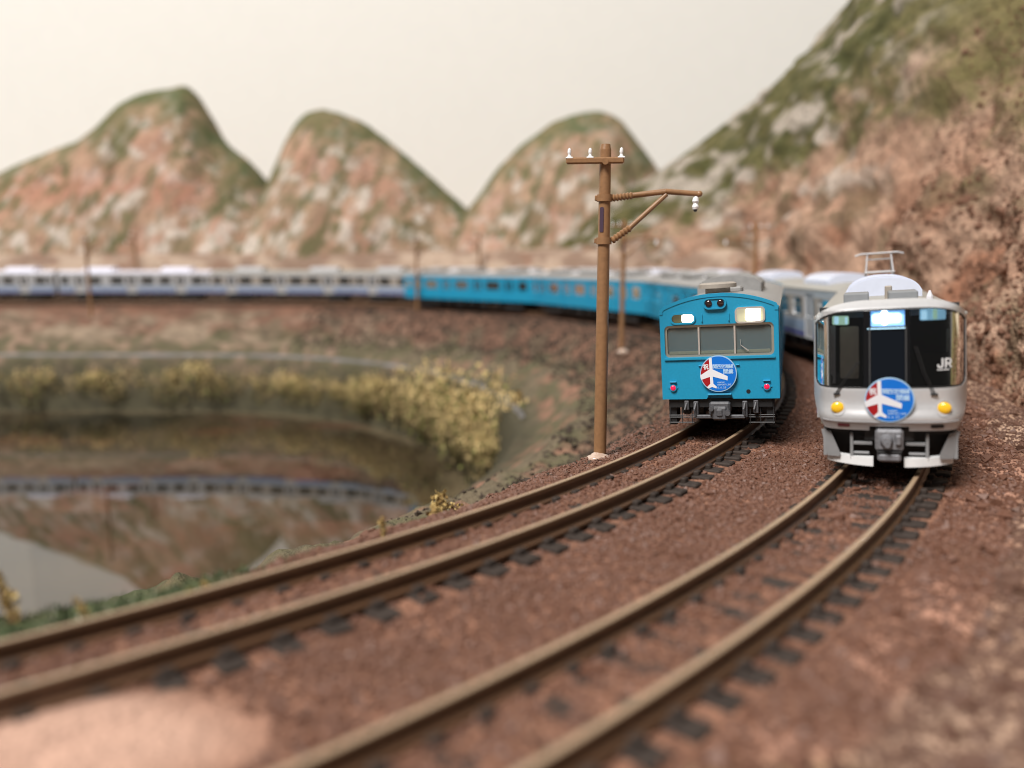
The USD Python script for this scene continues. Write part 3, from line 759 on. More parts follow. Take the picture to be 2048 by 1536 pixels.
def headboard(car, o, a, b, nrm, R):
    """round sign: part of the car with its panels and lettering as sub-parts. o centre, a screen right, b up, nrm towards the viewer (mm, car frame)"""
    o, a, b, nrm = (np.array(q, float) for q in (o, a, b, nrm))
    disc = Point(0, 0).buffer(R, quad_segs=24)
    hb = obj('headboard', plate(disc, .35, o, a, b, nrm), 'sign_edge', car)
    pl = lambda shp, lvl, name, mat: obj(name, plate(shp, .03, o + nrm * (.35 + .012 * lvl), a, b, nrm), mat, hb)
    q = lambda l: Polygon([((x - 810) / 540 * R, -(y - 790) / 540 * R) for x, y in l])
    pl(disc.buffer(-.05 * R), 0, 'blue_panel', 'sign_blue')
    red = disc.buffer(-.05 * R).intersection(q([(0, 300), (570, 300), (570, 1130), (470, 1200), (0, 1200)]))
    pl(red, 1, 'red_panel', 'sign_red')
    plane = unary_union([q([(545, 330), (630, 318), (655, 1085), (760, 1180), (740, 1228), (615, 1180), (500, 1228), (462, 1190), (565, 1085)]), q([(560, 650), (265, 838), (300, 965), (575, 872)]), q([(630, 650), (1085, 872), (1075, 992), (640, 872)])])
    pl(plane.intersection(disc), 2, 'airplane_emblem', 'sign_white')
    gl = []
    k = R / 540
    for i, n in enumerate(('kan', 'sai', 'kuu', 'kou', 'sen')):
        gl.append(glyph(n, (655 + i * 119 - 810) * k, (790 - 630) * k, 112 * k, 1.5))
    for i, n in enumerate(('kai', 'gyo')):
        gl.append(glyph(n, (965 + i * 150 - 810) * k, (790 - 795) * k, 128 * k, 1.5))
    pl(unary_union(gl), 3, 'lettering', 'sign_pale')
    pl(glyph('iwai', (375 - 810) * k, (790 - 650) * k, 145 * k, 1.5), 3, 'lettering', 'sign_white')
    for txt, x, y, h in (('KANSAI', 770, 1070, 40), ('AIRPORT LINE', 770, 1138, 42), ('6. 6. 15', 770, 1226, 52)):
        m = meshkit.text_mesh(txt, h * k, .02, bold=True)
        T = np.eye(4); T[:3, 0], T[:3, 1], T[:3, 2] = a, b, nrm
        T[:3, 3] = o + a * (x - 810) * k + b * (790 - y) * k + nrm * .39
        m.apply_transform(T)
        obj('lettering', m, 'sign_pale', hb)


# ------------------------------------------------------------------ railway cars (local: x forward, y to the car's left, z up from the rail top, origin mid-car)
def bogie(t, x):
    bg = obj('bogie', [CB(x - 7.5, x + 7.5, sy * 6.9 - .8, sy * 6.9 + .8, 1.6, 3.6, .3) for sy in (-1, 1)] + [CB(x - 2, x + 2, -6.5, 6.5, 3.0, 4.6, .3)], 'frame_dark', t)
    for dx in (-4.6, 4.6):
        for sy in (-1, 1):
            w = bar((x + dx, sy * 3.9, 2.75), (x + dx, sy * 5.0, 2.75), 2.75, 20)
            obj('wheel', w, 'steel_wheel', bg)


def roof_poly(W, zs, crown, n=24, r=1.2):
    """arched roof section, y across"""
    ys = np.linspace(-W / 2, W / 2, n)
    zz = zs + (crown - zs) * (1 - np.abs(ys / (W / 2)) ** 2.6)
    return Polygon([(-W / 2, zs - .3)] + list(zip(ys, zz)) + [(W / 2, zs - .3)])


def car_shell(t, L, W, zb, zs, crown, doors, dw, wins, wz, dz, body, roofm, panem, front_open=False, stripe=None, tuck=0., doormat=None):
    """sides, ends, roof, windows, doors, running gear. doors: centres; wins: (centre, width)"""
    x0, x1 = -L / 2, L / 2
    side = sbox(x0, zb, x1 - (9.5 if front_open else 0), zs)
    holes = [sbox(c - dw / 2, zb + .4, c + dw / 2, dz) for c in doors] + [rrect(c - w / 2, wz[0], c + w / 2, wz[1], .35) for c, w in wins]
    hp = side.difference(unary_union(holes))
    shell = [plate(hp, .7, (0, sy * W / 2, 0), (1, 0, 0), (0, 0, 1), (0, -sy, 0)) for sy in (-1, 1)]
    sec = Polygon([(-W / 2 + .01, zb), (W / 2 - .01, zb)] + [(y, z) for y, z in list(roof_poly(W - .02, zs, crown - .15).exterior.coords)[-3:0:-1] if z > zs - .2])
    shell.append(plate(sec.convex_hull, .7, (x0 - .01, 0, 0), (0, 1, 0), (0, 0, 1), (1, 0, 0)))
    if not front_open:
        shell.append(plate(sec.convex_hull, .7, (x1 - .69, 0, 0), (0, 1, 0), (0, 0, 1), (1, 0, 0)))
    obj('body', shell, body, t)
    obj('roof', plate(roof_poly(W + .1, zs, crown), L - (6.5 if front_open else .3), (x0 + .12, 0, 0), (0, 1, 0), (0, 0, 1), (1, 0, 0)), roofm, t, smooth=30)
    for sy in (-1, 1):
        y = sy * (W / 2 - .45)
        for c, w in wins:
            wn = obj('window', plate(rrect(c - w / 2 - .2, wz[0] - .2, c + w / 2 + .2, wz[1] + .2, .3), .15, (0, y, 0), (1, 0, 0), (0, 0, 1), (0, -sy, 0)), panem, t)
            obj('window_bar', B(c - w / 2, c + w / 2, y - .12 + sy * .22, y + .12 + sy * .22, wz[0] + (wz[1] - wz[0]) * .55, wz[0] + (wz[1] - wz[0]) * .6), 'window_trim', wn)
        for c in doors:
            leaf = unary_union([sbox(c - dw / 2, zb + .4, c - .08, dz), sbox(c + .08, zb + .4, c + dw / 2, dz)])
            pw = [rrect(c + k * dw / 4 - dw * .14, wz[0] - .3, c + k * dw / 4 + dw * .14, wz[1] - .1, .3) for k in (-1, 1)]
            d = obj('door', plate(leaf.difference(unary_union(pw)), .3, (0, sy * (W / 2 - .3), 0), (1, 0, 0), (0, 0, 1), (0, -sy, 0)), doormat or body, t)
            obj('pane', plate(unary_union(pw), .1, (0, sy * (W / 2 - .45), 0), (1, 0, 0), (0, 0, 1), (0, -sy, 0)), panem, d)
        if stripe:
            for z0, z1, m_ in stripe:
                obj('stripe', plate(sbox(x0 + .05, z0, x1 - (9.6 if front_open else .05), z1).difference(unary_union(holes)), .04, (0, sy * (W / 2 + .035), 0), (1, 0, 0), (0, 0, 1), (0, -sy, 0)), m_, t)
    obj('floor', B(x0 + 1, x1 - 4, -W / 2 + .8, W / 2 - .8, zb + .1, zb + .8), 'interior_beige', t)
    obj('seats', [B(x0 + 4, x1 - 12, sy * (W / 2 - 3.4) - 1.8, sy * (W / 2 - 3.4) + 1.8, zb + .8, zb + 4.6) for sy in (-1, 1)], 'interior_beige', t)
    eq = [B(x0 + 1, x1 - 1.5, -3, 3, zb - 1.6, zb + .05)]
    for i in range(6):
        cx = x0 + L * .27 + i * L * .46 / 5
        eq.append(CB(cx - 4, cx + 3.2, -8.3, 8.3, zb - 3.6 + .5 * (i % 2), zb + .02, .3))
    obj('underfloor_gear', eq, 'frame_dark', t)
    for x in (-L / 2 + L * .155, L / 2 - L * .155):
        bogie(t, x)
    obj('coupler', [CB(x0 - 1.8, x0 + 2, -.9, .9, 3.2, 4.8, .2)], 'frame_dark', t)


def arch_unit(x0, x1, w, z0, z1, side=1.0):
    ys = np.linspace(-w / 2, w / 2, 28)
    zz = z0 + side + (z1 - z0 - side) * np.sqrt(np.maximum(1 - np.abs(ys / (w / 2 * 1.02)) ** 2.3, 0))
    return Polygon([(-w / 2, z0 - .5)] + list(zip(ys, zz)) + [(w / 2, z0 - .5)]), x0, x1


def roof_unit(t, x0, x1, w, z0, z1, mat, name='air_conditioner', lid='pale_roof'):
    po, a, b = arch_unit(x0, x1, w, z0, z1)
    u = obj(name, plate(po, b - a, (a, 0, 0), (0, 1, 0), (0, 0, 1), (1, 0, 0)), mat, t, smooth=30)
    obj('end_cover', plate(po.buffer(-.22), .12, (b - .02, 0, 0), (0, 1, 0), (0, 0, 1), (1, 0, 0)), mat, u)
    obj('lid_seam', [plate(po.buffer(.09).difference(po.buffer(-.2)).difference(sbox(-20, 0, 20, z0 + .5)), .5, (a + (b - a) * q, 0, 0), (0, 1, 0), (0, 0, 1), (1, 0, 0)) for q in (.12, .5, .85)], mat, u)


def pantograph(t, x, zr, z, w):
    p = obj('pantograph', tube([(x, -w * .48, z - .35), (x, -w * .36, z), (x, w * .36, z), (x, w * .48, z - .35)], [.2] * 4, 6) + tube([(x - 1.6, -w * .48, z - .35), (x - 1.6, -w * .36, z), (x - 1.6, w * .36, z), (x - 1.6, w * .48, z - .35)], [.2] * 4, 6), 'unit_pale', t)
    fr = []
    for sy in (-1, 1):
        fr += tube([(x - .8, sy * 2.3, z), (x + 5, sy * 2.6, (z + zr) / 2), (x - 1, sy * 3.0, zr + .8)], [.16, .18, .2], 6)
        fr += tube([(x - .8, sy * 2.3, z), (x - 6, sy * 2.6, (z + zr) / 2), (x - 1, sy * 3.0, zr + .8)], [.16, .18, .2], 6)
    fr += [bar((x + 5, -2.9, (z + zr) / 2), (x + 5, 2.9, (z + zr) / 2), .16), bar((x - 6, -2.9, (z + zr) / 2), (x - 6, 2.9, (z + zr) / 2), .16), bar((x - .8, -2.7, z - 1.3), (x - .8, 2.7, z - 1.3), .14)]
    obj('frame', fr, 'unit_pale', p)
    obj('base', [B(x - 6, x + 5, sy * 3.4 - .3, sy * 3.4 + .3, zr + .2, zr + .8) for sy in (-1, 1)] + [B(x - 1.4, x - .6, -3.4, 3.4, zr + .3, zr + .9)], 'unit_grey', p)


# ---- the sky blue train
LB, WB = 114.5, 19.25
ZB, ZS, ZC = 6.3, 21.4, 23.6
bd = [LB * q for q in (-.385, -.14, .105, .335)]
bw = [(LB * q, 11.5) for q in (-.262, -.018, .22)] + [(-LB * .465, 4.5)]


def blue_car(t, cab):
    car_shell(t, LB, WB, ZB, ZS, ZC, bd, 8.4, bw + ([] if cab else [(LB * .432, 7)]), (13.0, 18.4), 19.6, 'sky_blue_paint', 'roof_grey', 'pane_smoke', front_open=False)
    obj('rain_gutter', [B(-LB / 2, LB / 2 - .5, sy * WB / 2 - .1, sy * WB / 2 + .18, ZS - .35, ZS - .05) for sy in (-1, 1)], 'roof_taupe', t)
    if cab:
        roof_unit(t, 4, 30, 12.2, 23.2, 26.3, 'roof_grey')
        obj('roof_vent', [CB(34, 40, -3, 3, 23.3, 24.4, .3)], 'roof_grey', t)
        obj('radio_antenna', [bar((45, -.9, 23.2), (45, -.9, 24.5), 2.2, 20), bar((45, -.9, 24.5), (45, -.9, 25.2), 3.3, 28), bar((45, -.9, 25.2), (45, -.9, 25.45), 3.3, 28, 2.8)], 'roof_taupe', t, smooth=30)
    else:
        for x in (-34, 0, 34):
            obj('air_conditioner', CB(x - 9, x + 9, -5.5, 5.5, 23.0, 25.6, .9), 'roof_grey', t)
            obj('fan_grille', bar((x, 0, 25.55), (x, 0, 25.8), 4.0, 24), 'pale_roof', t)
        obj('roof_vent', [CB(x - 2.5, x + 2.5, -3, 3, 23.2, 24.4, .3) for x in (-52, -18, 17, 52)], 'pale_roof', t)


def blue_front(t):
    """the flat high-cab front: u to the right of the picture, v up from the lower edge of the body"""
    xf = LB / 2
    O, A, Bv, Nn = np.array([xf, 0, ZB]), (0, -1, 0), (0, 0, 1), (1, 0, 0)
    W2 = 9.8
    us = np.linspace(-W2 + .9, W2 - .9, 40)
    top = [(u, 15.9 + 1.75 * (1 - (abs(u) / (W2 - .9)) ** 2.1)) for u in us]
    face = Polygon([(-W2, 0), (-W2, 15.0), (-W2 + .25, 15.6)] + top + [(W2 - .25, 15.6), (W2, 15.0), (W2, 0), (2.2, 0), (1.9, .55), (-1.9, .55), (-2.2, 0)])
    rec = rrect(-9.05, 7.15, 9.05, 12.55, .75)
    hl, hr = rrect(-7.75, 12.95, -3.85, 14.45, .7), rrect(3.1, 12.75, 7.5, 14.95, .5)
    obj('front_panel', [plate(face.difference(unary_union([rec, hl, hr])), .8, O + [.0, 0, 0], A, Bv, Nn),
                        plate(face.buffer(-.02).difference(face.buffer(-.55)).difference(sbox(-20, -1, 20, 14.5)), .12, O + [.8, 0, 0], A, Bv, Nn)], 'sky_blue_paint', t)
    X = xf + .8
    # window
    wf = obj('window_frame', [plate(rec.difference(rrect(-8.65, 7.5, 8.65, 12.15, .5)), .35, (xf + .1, 0, ZB), A, Bv, Nn)], 'window_trim', t)
    for m0 in (-3.25, 2.72):
        obj('mullion', plate(sbox(m0 - .14, 7.5, m0 + .14, 12.15), .4, (xf + .1, 0, ZB), A, Bv, Nn), 'metal_bright', wf)
    for a_, b_ in ((-8.65, -3.39), (-3.11, 2.58), (2.86, 8.65)):
        obj('windscreen_pane', plate(sbox(a_, 7.5, b_, 12.15), .12, (xf + .12, 0, ZB), A, Bv, Nn), 'pane_painted_sheen', t)
    obj('cab_wall', [B(xf - 1.5, xf - 1.2, -9, 9, ZB + 6, ZB + 15), B(xf - 3.4, xf - .4, -9.1, -8.9, ZB + 6, ZB + 15), B(xf - 3.4, xf - .4, 8.9, 9.1, ZB + 6, ZB + 15), B(xf - 3.4, xf - .3, -9, 9, ZB + 14.2, ZB + 14.5)], 'cab_cream', t)
    obj('cab_desk', [CB(xf - .9, xf + .08, -8.6, 8.6, ZB + 7.4, ZB + 8.3, .25)], 'interior_green', t)
    obj('wiper', tube([(X - .25, -3.6, ZB + 9.9), (X - .2, -3.7, ZB + 8.9), (X - .1, -5.0, ZB + 8.0)], [.07] * 3, 5) + tube([(X - .2, -3.7, ZB + 8.9), (X - .1, -4.9, ZB + 7.9)], [.06] * 2, 5), 'metal_bright', t)
    obj('window_sill', plate(rrect(-9.2, 6.75, 9.2, 7.12, .15), .32, (X, 0, ZB), A, Bv, Nn), 'sky_blue_paint', t)
    # lamps above the window
    for sh, hot, side in ((hl, (-6.0, -3.9), -1), (hr, (4.6, 7.0), 1)):
        lamp = obj('headlight', plate(sh.buffer(.22).difference(sh.buffer(-.05)), .35, (X - .12, 0, ZB), A, Bv, Nn), 'metal_bright' if side > 0 else 'sky_blue_paint', t)
        obj('lens', plate(sh.buffer(.02), .2, (xf + .25, 0, ZB), A, Bv, Nn), 'lamp_glass_dark' if side < 0 else 'lens_dim', lamp)
        b0 = sh.bounds
        obj('lit_bulb', plate(rrect(hot[0], b0[1] + .1, hot[1], b0[3] - .1, .3), .25, (xf + .42, 0, ZB), A, Bv, Nn), 'lens_hot' if side > 0 else 'lens_hot', lamp)
    for u in (-2.6, 1.85):
        obj('handrail', [plate(sbox(u - .09, 13.1, u + .09, 14.3), .2, (X, 0, ZB), A, Bv, Nn), plate(sbox(u - .09, 13.1, u + .09 + (.25 if u < 0 else -.25) * 0, 13.25), .3, (X, 0, ZB), A, Bv, Nn)], 'sky_blue_paint', t)
    pod = rrect(-2.3, 15.05, 1.55, 16.95, .93)
    pd = obj('marker_lamp_housing', [plate(pod, .35, (X, 0, ZB), A, Bv, Nn), plate(pod.difference(pod.buffer(-.22)), .55, (X, 0, ZB), A, Bv, Nn)], 'sky_blue_paint', t)
    for u in (-1.35, .6):
        s_ = trimesh.creation.icosphere(3, .58); s_.apply_scale((.45, 1, 1)); s_.apply_translation((X + .4, -u, ZB + 16.0))
        obj('lamp_lens', s_, 'lamp_dark', pd, smooth=True)
    # tail lamps, steps, socket
    for u in (-7.85, 7.75):
        tl = obj('tail_light', [bar((X - .1, -u, ZB + 2.0), (X + .35, -u, ZB + 2.0), .60, 20), B(X, X + .15, -u - .85, -u + .85, ZB + 1.9, ZB + 2.1)], 'sky_blue_paint', t)
        s_ = trimesh.creation.icosphere(3, .47); s_.apply_scale((.5, 1, 1)); s_.apply_translation((X + .3, -u, ZB + 2.0))
        obj('red_lens', s_, 'lamp_red', tl, smooth=True)
        obj('step', CB(X - .05, X + .5, -u - .58, -u + .58, ZB + 2.92, ZB + 3.1, .05), 'blue_ledge', t)
    obj('socket', bar((X - .1, -4.75, ZB + 1.2), (X + .04, -4.75, ZB + 1.2), .36, 16), 'frame_black', t)
    obj('step', CB(X - .05, X + .8, -2.0, 2.0, ZB + .72, ZB + .98, .07), 'blue_ledge', t)
    for u in (-3.1, 3.1):
        obj('step', CB(X - .05, X + .35, -u - .3, -u + .3, ZB + 5.62, ZB + 5.78, .05), 'blue_ledge', t)
    headboard(t, (X + .30, .08, ZB + 4.35), A, Bv, Nn, 3.05)
    # couplers and hoses below
    obj('buffer_beam', [B(xf - 6, xf + .2, -8.6, 8.6, 4.8, ZB - .02), B(xf - 5, xf - .4, -8.9, -7.6, 1.7, 6), B(xf - 5, xf - .4, 7.6, 8.9, 1.7, 6)], 'frame_black', t)
    cp = obj('front_coupler', [CB(xf - 3, xf + 1.9, -1.75, 1.75, 3.6, 5.9, .3), CB(xf + 1.0, xf + 2.4, -1.2, 1.2, 2.9, 5.2, .3), CB(xf + .4, xf + 1.2, -4.2, 4.2, 2.95, 3.6, .15)], 'hose_grey', t)
    obj('coupler_face', [CB(xf + 1.8, xf + 2.6, -.5, .5, 3.6, 4.8, .15), bar((xf + 2, 1.35, 4.9), (xf + 2.7, 1.35, 4.9), .4, 10), bar((xf + 2, -1.3, 4.2), (xf + 2.7, -1.3, 4.2), .5, 10)], 'hose_grey', cp)
    obj('coupler_pocket', [CB(xf + 1.9, xf + 2.35, -.95, -.3, 3.7, 4.6, .1), CB(xf + 1.9, xf + 2.35, .15, .9, 4.6, 5.1, .1)], 'frame_black', cp)
    for u in (-4.1, 4.1):
        obj('brake_hose', [CB(xf + .2, xf + 1.0, -u - .42, -u + .42, 3.1, 5.9, .12)] + tube([(xf + 1, -u, 5.6), (xf + 1.6, -u + .2, 4.6), (xf + 1.2, -u, 3.5)], [.2, .2, .2], 8), 'hose_grey', t)
    for u, h in ((-5.7, 1.6), (5.9, 2.2)):
        obj('brake_cock', [CB(xf + .1, xf + .7, -u - .4, -u + .4, 6.0 - h, 6.0, .1)] + tube([(xf + .6, -u, 5.6), (xf + 1.1, -u + .3, 4.5)], [.22, .16], 8), 'hose_grey', t)
    for sgn in (-1, 1):
        sk = []
        for z in (2.1, 3.0, 3.35):
            sk.append(bar((xf - .2, sgn * 8.9, z), (xf - .2, sgn * 4.6, z), .09, 6))
        for y in (8.7, 6.6, 4.9):
            sk.append(bar((xf - .2, sgn * y, 1.9), (xf - .2, sgn * y, 6.3), .09, 6))
        obj('rail_guard', sk, 'frame_dark', t)


def car_matrix(R, sa, sb, lift=0., tuck=0.):
    xa, ya, _ = on_oval(sa, R); xb, yb, _ = on_oval(sb, R)
    a, b = np.array([float(xa), float(ya), lift]), np.array([float(xb), float(yb), lift])
    b[:2] += (C - b[:2]) / np.linalg.norm(C - b[:2]) * tuck
    d = a - b
    return frame((a + b) / 2, math.atan2(d[1], d[0]), BODY_ROLL)


BODY_ROLL = math.radians(4.0)
joints_b = [s_at(q, RB + 1.5) for q in (-32.1, -9.1, 14.2, 37.1, 60.2)]
seg = lambda j, i, g=.6: (j[i] + (0 if i == 0 else g), j[i + 1] - g)
GB, GS = 'sky blue train cars on the inner track', 'silver train cars on the outer track'
bc = thing('train_car', 'leading sky blue train car with lit headlights and a round airplane headboard', 'train car', car_matrix(RB + 2.7, *seg(joints_b, 0), tuck=3.0), GB)
blue_car(bc, True)
MIRROR[0] = .972                             # the fronts are written with y to the picture's left
blue_front(bc)
MIRROR[0] = 0
b2 = thing('train_car', 'second sky blue car, mostly hidden behind the leading blue car', 'train car', car_matrix(RB + 1.5, *seg(joints_b, 1)), GB)
blue_car(b2, False)
copy_thing(b2, 'train_car', 'sky blue car behind the nearest pole, next to last of its train', 'train car', car_matrix(RB + 1.5, *seg(joints_b, 2)), GB)
copy_thing(b2, 'train_car', 'last sky blue car, seen from the side with a pole at its rear end', 'train car', car_matrix(RB + 1.5, *seg(joints_b, 3)), GB)

# ---- the silver train
LS, WS = 117.5, 18.9
ZB2, ZS2, ZC2 = 6.6, 21.8, 23.4
sdr = [LS * q for q in (-.36, -.02, .30)]
swn = [(LS * q, w_) for q, w_ in ((-.26, 10), (-.115, 10), (.085, 10), (.20, 9), (-.455, 6))]
STR = [(8.6, 11.8, 'violet_blue_stripe'), (7.2, 8.2, 'navy_stripe')]


def silver_car(t, cab, roofm='silver_roof', unitm='white_blue_plastic', band='roof_taupe'):
    car_shell(t, LS, WS, ZB2, ZS2, ZC2, sdr, 8.2, swn + ([] if cab else [(LS * .41, 9), (LS * .475, 3)]), (13.4, 18.9), 20.2, 'silver_body', roofm, 'pane_smoke', front_open=cab, stripe=STR, doormat='silver_body')
    obj('window_band', [plate(sbox(-LS / 2 + .1, 13.0, LS / 2 - (9.8 if cab else .1), 19.3).difference(unary_union([sbox(c - 4.6, 5, c + 4.6, 22) for c in sdr] + [rrect(c - w_ / 2, 13.4, c + w_ / 2, 18.9, .35) for c, w_ in swn + ([] if cab else [(LS * .41, 9), (LS * .475, 3)])])), .04, (0, sy * (WS / 2 + .035), 0), (1, 0, 0), (0, 0, 1), (0, -sy, 0)) for sy in (-1, 1)], band, t)
    obj('rain_gutter', [B(-LS / 2, LS / 2 - 7, sy * WS / 2 - .1, sy * WS / 2 + .2, ZS2 - .4, ZS2 - .05) for sy in (-1, 1)], 'silver_roof', t)
    if cab:
        roof_unit(t, LS / 2 - 58, LS / 2 - 34, 11.8, 22.4, 26.6, 'white_blue_plastic')
        pantograph(t, LS / 2 - 74, 22.9, 31.0, 9.9)
    else:
        roof_unit(t, 20, 42, 12.0, 22.4, 25.9, unitm)
        roof_unit(t, -40, -18, 12.0, 22.4, 25.9, unitm)


def silver_front(t):
    xf = LS / 2
    W2 = 10.45

    def X(u, v):
        """the bowed nose: sweeps back at the corners, windscreen leaning back, chin bulging"""
        c = 5.2 * (np.abs(u) / W2) ** 9 + .014 * u * u
        lean = np.where(v > 5.4, (v - 5.4) * .13 + np.maximum(v - 16.0, 0) ** 1.6 * .85, 0) + np.maximum(3.2 - v, 0) * .10 - .75 * np.exp(-((v - 1.6) / 1.3) ** 2)
        return xf - c - lean

    def panel(poly, t_, off, edge=.55):
        m = trimesh.util.concatenate([trimesh.creation.extrude_polygon(g, t_, engine='earcut') for g in getattr(poly, 'geoms', [poly])])
        v_, f_ = trimesh.remesh.subdivide_to_size(m.vertices, m.faces, edge, max_iter=12)
        m = trimesh.Trimesh(v_, f_); m.merge_vertices()
        return bend(m, off)

    def bend(m, off):
        u, v2, w = m.vertices.T
        h = .05
        gx = (X(u + h, v2) - X(u - h, v2)) / (2 * h)
        nrm = np.stack([np.ones_like(gx), gx, 0 * gx], 1)              # u axis is -y
        nrm /= np.linalg.norm(nrm, axis=1, keepdims=True)
        base = np.stack([X(u, v2), -u, v2 + ZB2], 1)
        m.vertices = base + nrm * (w + off)[:, None]
        return m

    wid = lambda v: W2 - 1.75 * max(0, 1 - v / 4.2) ** 1.6
    vs = np.linspace(0, 14.6, 34)
    ua = np.linspace(-1, 1, 61)
    outl = Polygon([(-wid(q), q) for q in vs] + [(u * W2, 14.7 + 2.75 * (1 - abs(u) ** 3.6) ** .72) for u in ua] + [(wid(q), q) for q in vs[::-1]])
    ws = Polygon([(-10.22, 6.6), (-10.05, 6.0), (-9.5, 5.7), (9.5, 5.7), (10.05, 6.0), (10.22, 6.6)] + [(u * 10.22, 14.3 + 2.0 * (1 - abs(u) ** 4.5) ** .8) for u in ua[::-1]])
    cut = sbox(-2.6, -1, 2.6, .62)
    obj('front_panel', panel(outl.difference(ws).difference(cut), .5, -.5), 'silver_body', t, smooth=50)
    obj('chin_crease', panel(sbox(-9.0, 1.16, 9.0, 1.28), .1, 0.02), 'skirt_grey', t, smooth=40)
    # windscreen: frame, dark door in the middle, panes each side
    obj('windscreen_frame', panel(ws.difference(ws.buffer(-.2)), .3, -.35), 'frame_black', t, smooth=50)
    inner = ws.buffer(-.2)
    left, mid, right = inner.intersection(sbox(-11, 0, -3.35, 20)), inner.intersection(sbox(-3.35, 0, 2.75, 20)), inner.intersection(sbox(2.75, 0, 11, 20))
    obj('windscreen_pane', panel(left.buffer(-.03), .12, -.25), 'pane_tinted', t, smooth=50)
    obj('windscreen_pane', panel(right.buffer(-.03), .12, -.25), 'pane_tinted', t, smooth=50)
    dr = obj('centre_door', panel(mid.difference(sbox(-2.35, 6.2, 2.05, 16)), .25, -.3), 'window_black', t, smooth=50)
    obj('door_pane', panel(sbox(-2.4, 6.1, 2.1, 13.75), .12, -.38), 'door_glass_dark', dr, smooth=50)
    for u in (-2.5, 2.2):
        obj('door_seal', panel(sbox(u - .1, 6.0, u + .1, 13.9), .15, -.1), 'frame_dark', dr, smooth=50)
    xb = xf - 8.5
    obj('cab_wall', [B(xb - .3, xb, -9.6, 9.6, ZB2 + .5, ZB2 + 16.4)], 'interior_dark', t)
    obj('cab_partition', panel(rrect(-6.9, 6.9, -4.1, 14.0, .3), .15, -1.3), 'interior_beige', t, smooth=40)
    obj('cab_pillar', panel(sbox(-8.5, 6.2, -7.6, 14.1), .2, -1.0), 'skirt_grey', t, smooth=40)
    obj('cab_post', [B(xf - 4.2, xf - 3.5, -8.95, -8.35, ZB2 + 5.8, ZB2 + 15.3), B(xf - 6.2, xf - 5.5, -7.95, -7.7, ZB2 + 10, ZB2 + 13)], 'post_beige', t)
    obj('driver_desk', [CB(xf - 5.0, xf - 2.2, 3.6, 8.4, ZB2 + 5.6, ZB2 + 7.4, .3), B(xf - 5.5, xf - 5.2, 6.2, 6.9, ZB2 + 7, ZB2 + 13)], 'interior_dark', t)
    blackp = obj('equipment_panel', panel(sbox(2.9, 5.95, 8.0, 10.2), .1, -.75), 'window_black', t, smooth=50)
    m = meshkit.text_mesh('JR', 1.2, .03, bold=True)
    m.apply_translation((6.1, 8.3, 0))
    m = bend(m, -.115)
    obj('lettering', [m, panel(sbox(6.15, 7.98, 7.75, 8.1), .03, -.115)], 'pale_print', blackp)
    # displays and lamps behind the glass at the top
    dsp = obj('destination_display', panel(rrect(-3.05, 13.9, 2.6, 16.15, .1), .1, -.62), 'led_blue', t, smooth=50)
    obj('lit_panel', panel(rrect(-2.2, 14.3, 1.7, 15.7, .5), .03, -.50), 'led_pale', dsp, smooth=50)
    obj('bright_lamp', [panel(affinity.scale(Point(-.55, 15.0).buffer(1), 1.15, .55), .03, -.46), panel(affinity.scale(Point(-.55, 15.1).buffer(1), .5, 1.0), .03, -.44)], 'led_white', dsp)
    obj('display_frame', panel(mid.intersection(sbox(-3.35, 13.55, 2.75, 17)).difference(sbox(-3.05, 13.95, 2.6, 16.0)), .25, -.32), 'frame_black', dsp, smooth=50)
    obj('display_reflection', panel(sbox(-2.8, 13.6, 2.3, 13.75), .04, -.05), 'led_cyan', dsp, smooth=50)  # glowing strip painted in as the reflection of the display
    hl = obj('headlight', panel(rrect(-8.0, 14.25, -5.4, 15.45, .25), .1, -.8), 'led_green', t, smooth=50)
    obj('lit_bulb', panel(rrect(-7.6, 14.35, -6.9, 15.4, .2), .03, -.66), 'led_pale', hl, smooth=50)
    obj('lit_bulb', panel(rrect(-5.9, 14.35, -5.6, 15.3, .1), .03, -.66), 'led_pale', hl, smooth=50)
    hl = obj('headlight', panel(rrect(4.1, 14.5, 7.7, 16.0, .2), .1, -.8), 'led_cyan', t, smooth=50)
    obj('lit_bulb', panel(rrect(5.8, 14.6, 6.4, 15.9, .15), .03, -.66), 'led_green', hl, smooth=50)
    obj('lit_bulb', panel(rrect(4.3, 14.6, 5.0, 15.8, .15), .03, -.66), 'led_pale', hl, smooth=50)
    # wipers
    for pts_ in ([(-4.0, 9.3), (-5.6, 7.2), (-7.0, 5.0)], [(3.4, 11.2), (4.4, 7.8), (5.7, 5.0)]):
        w_ = []
        for du in (-.14, .16):
            q = [(float(X(np.array(a_ + du), np.array(b_))) + .18, -(a_ + du), b_ + ZB2) for a_, b_ in pts_]
            w_ += tube(q, [.07] * 3, 5)
        q0 = pts_[-1]
        w_.append(CB(float(X(np.array(q0[0]), np.array(q0[1]))) - .1, float(X(np.array(q0[0]), np.array(q0[1]))) + .35, -q0[0] - .5, -q0[0] + .4, q0[1] + ZB2 - .22, q0[1] + ZB2 + .05, .05))
        obj('wiper', w_, 'frame_black', t)
    # yellow fog lamps, markers
    for u in (-6.85, 7.0):
        s_ = trimesh.creation.icosphere(3, 1.0); s_.apply_scale((.40, .93, .80)); s_.apply_translation((float(X(np.array(u), np.array(3.05))) + .12, -u, ZB2 + 3.05))
        fl = obj('fog_lamp', s_, 'lamp_yellow', t, smooth=True)
        obj('lamp_ring', panel(Point(u, 3.05).buffer(1.1).difference(Point(u, 3.05).buffer(.85)), .08, .0), 'skirt_grey', fl, smooth=50)
    obj('tail_marker', panel(rrect(-6.85, .45, -5.2, .92, .15), .05, .02), 'marker_maroon', t, smooth=50)
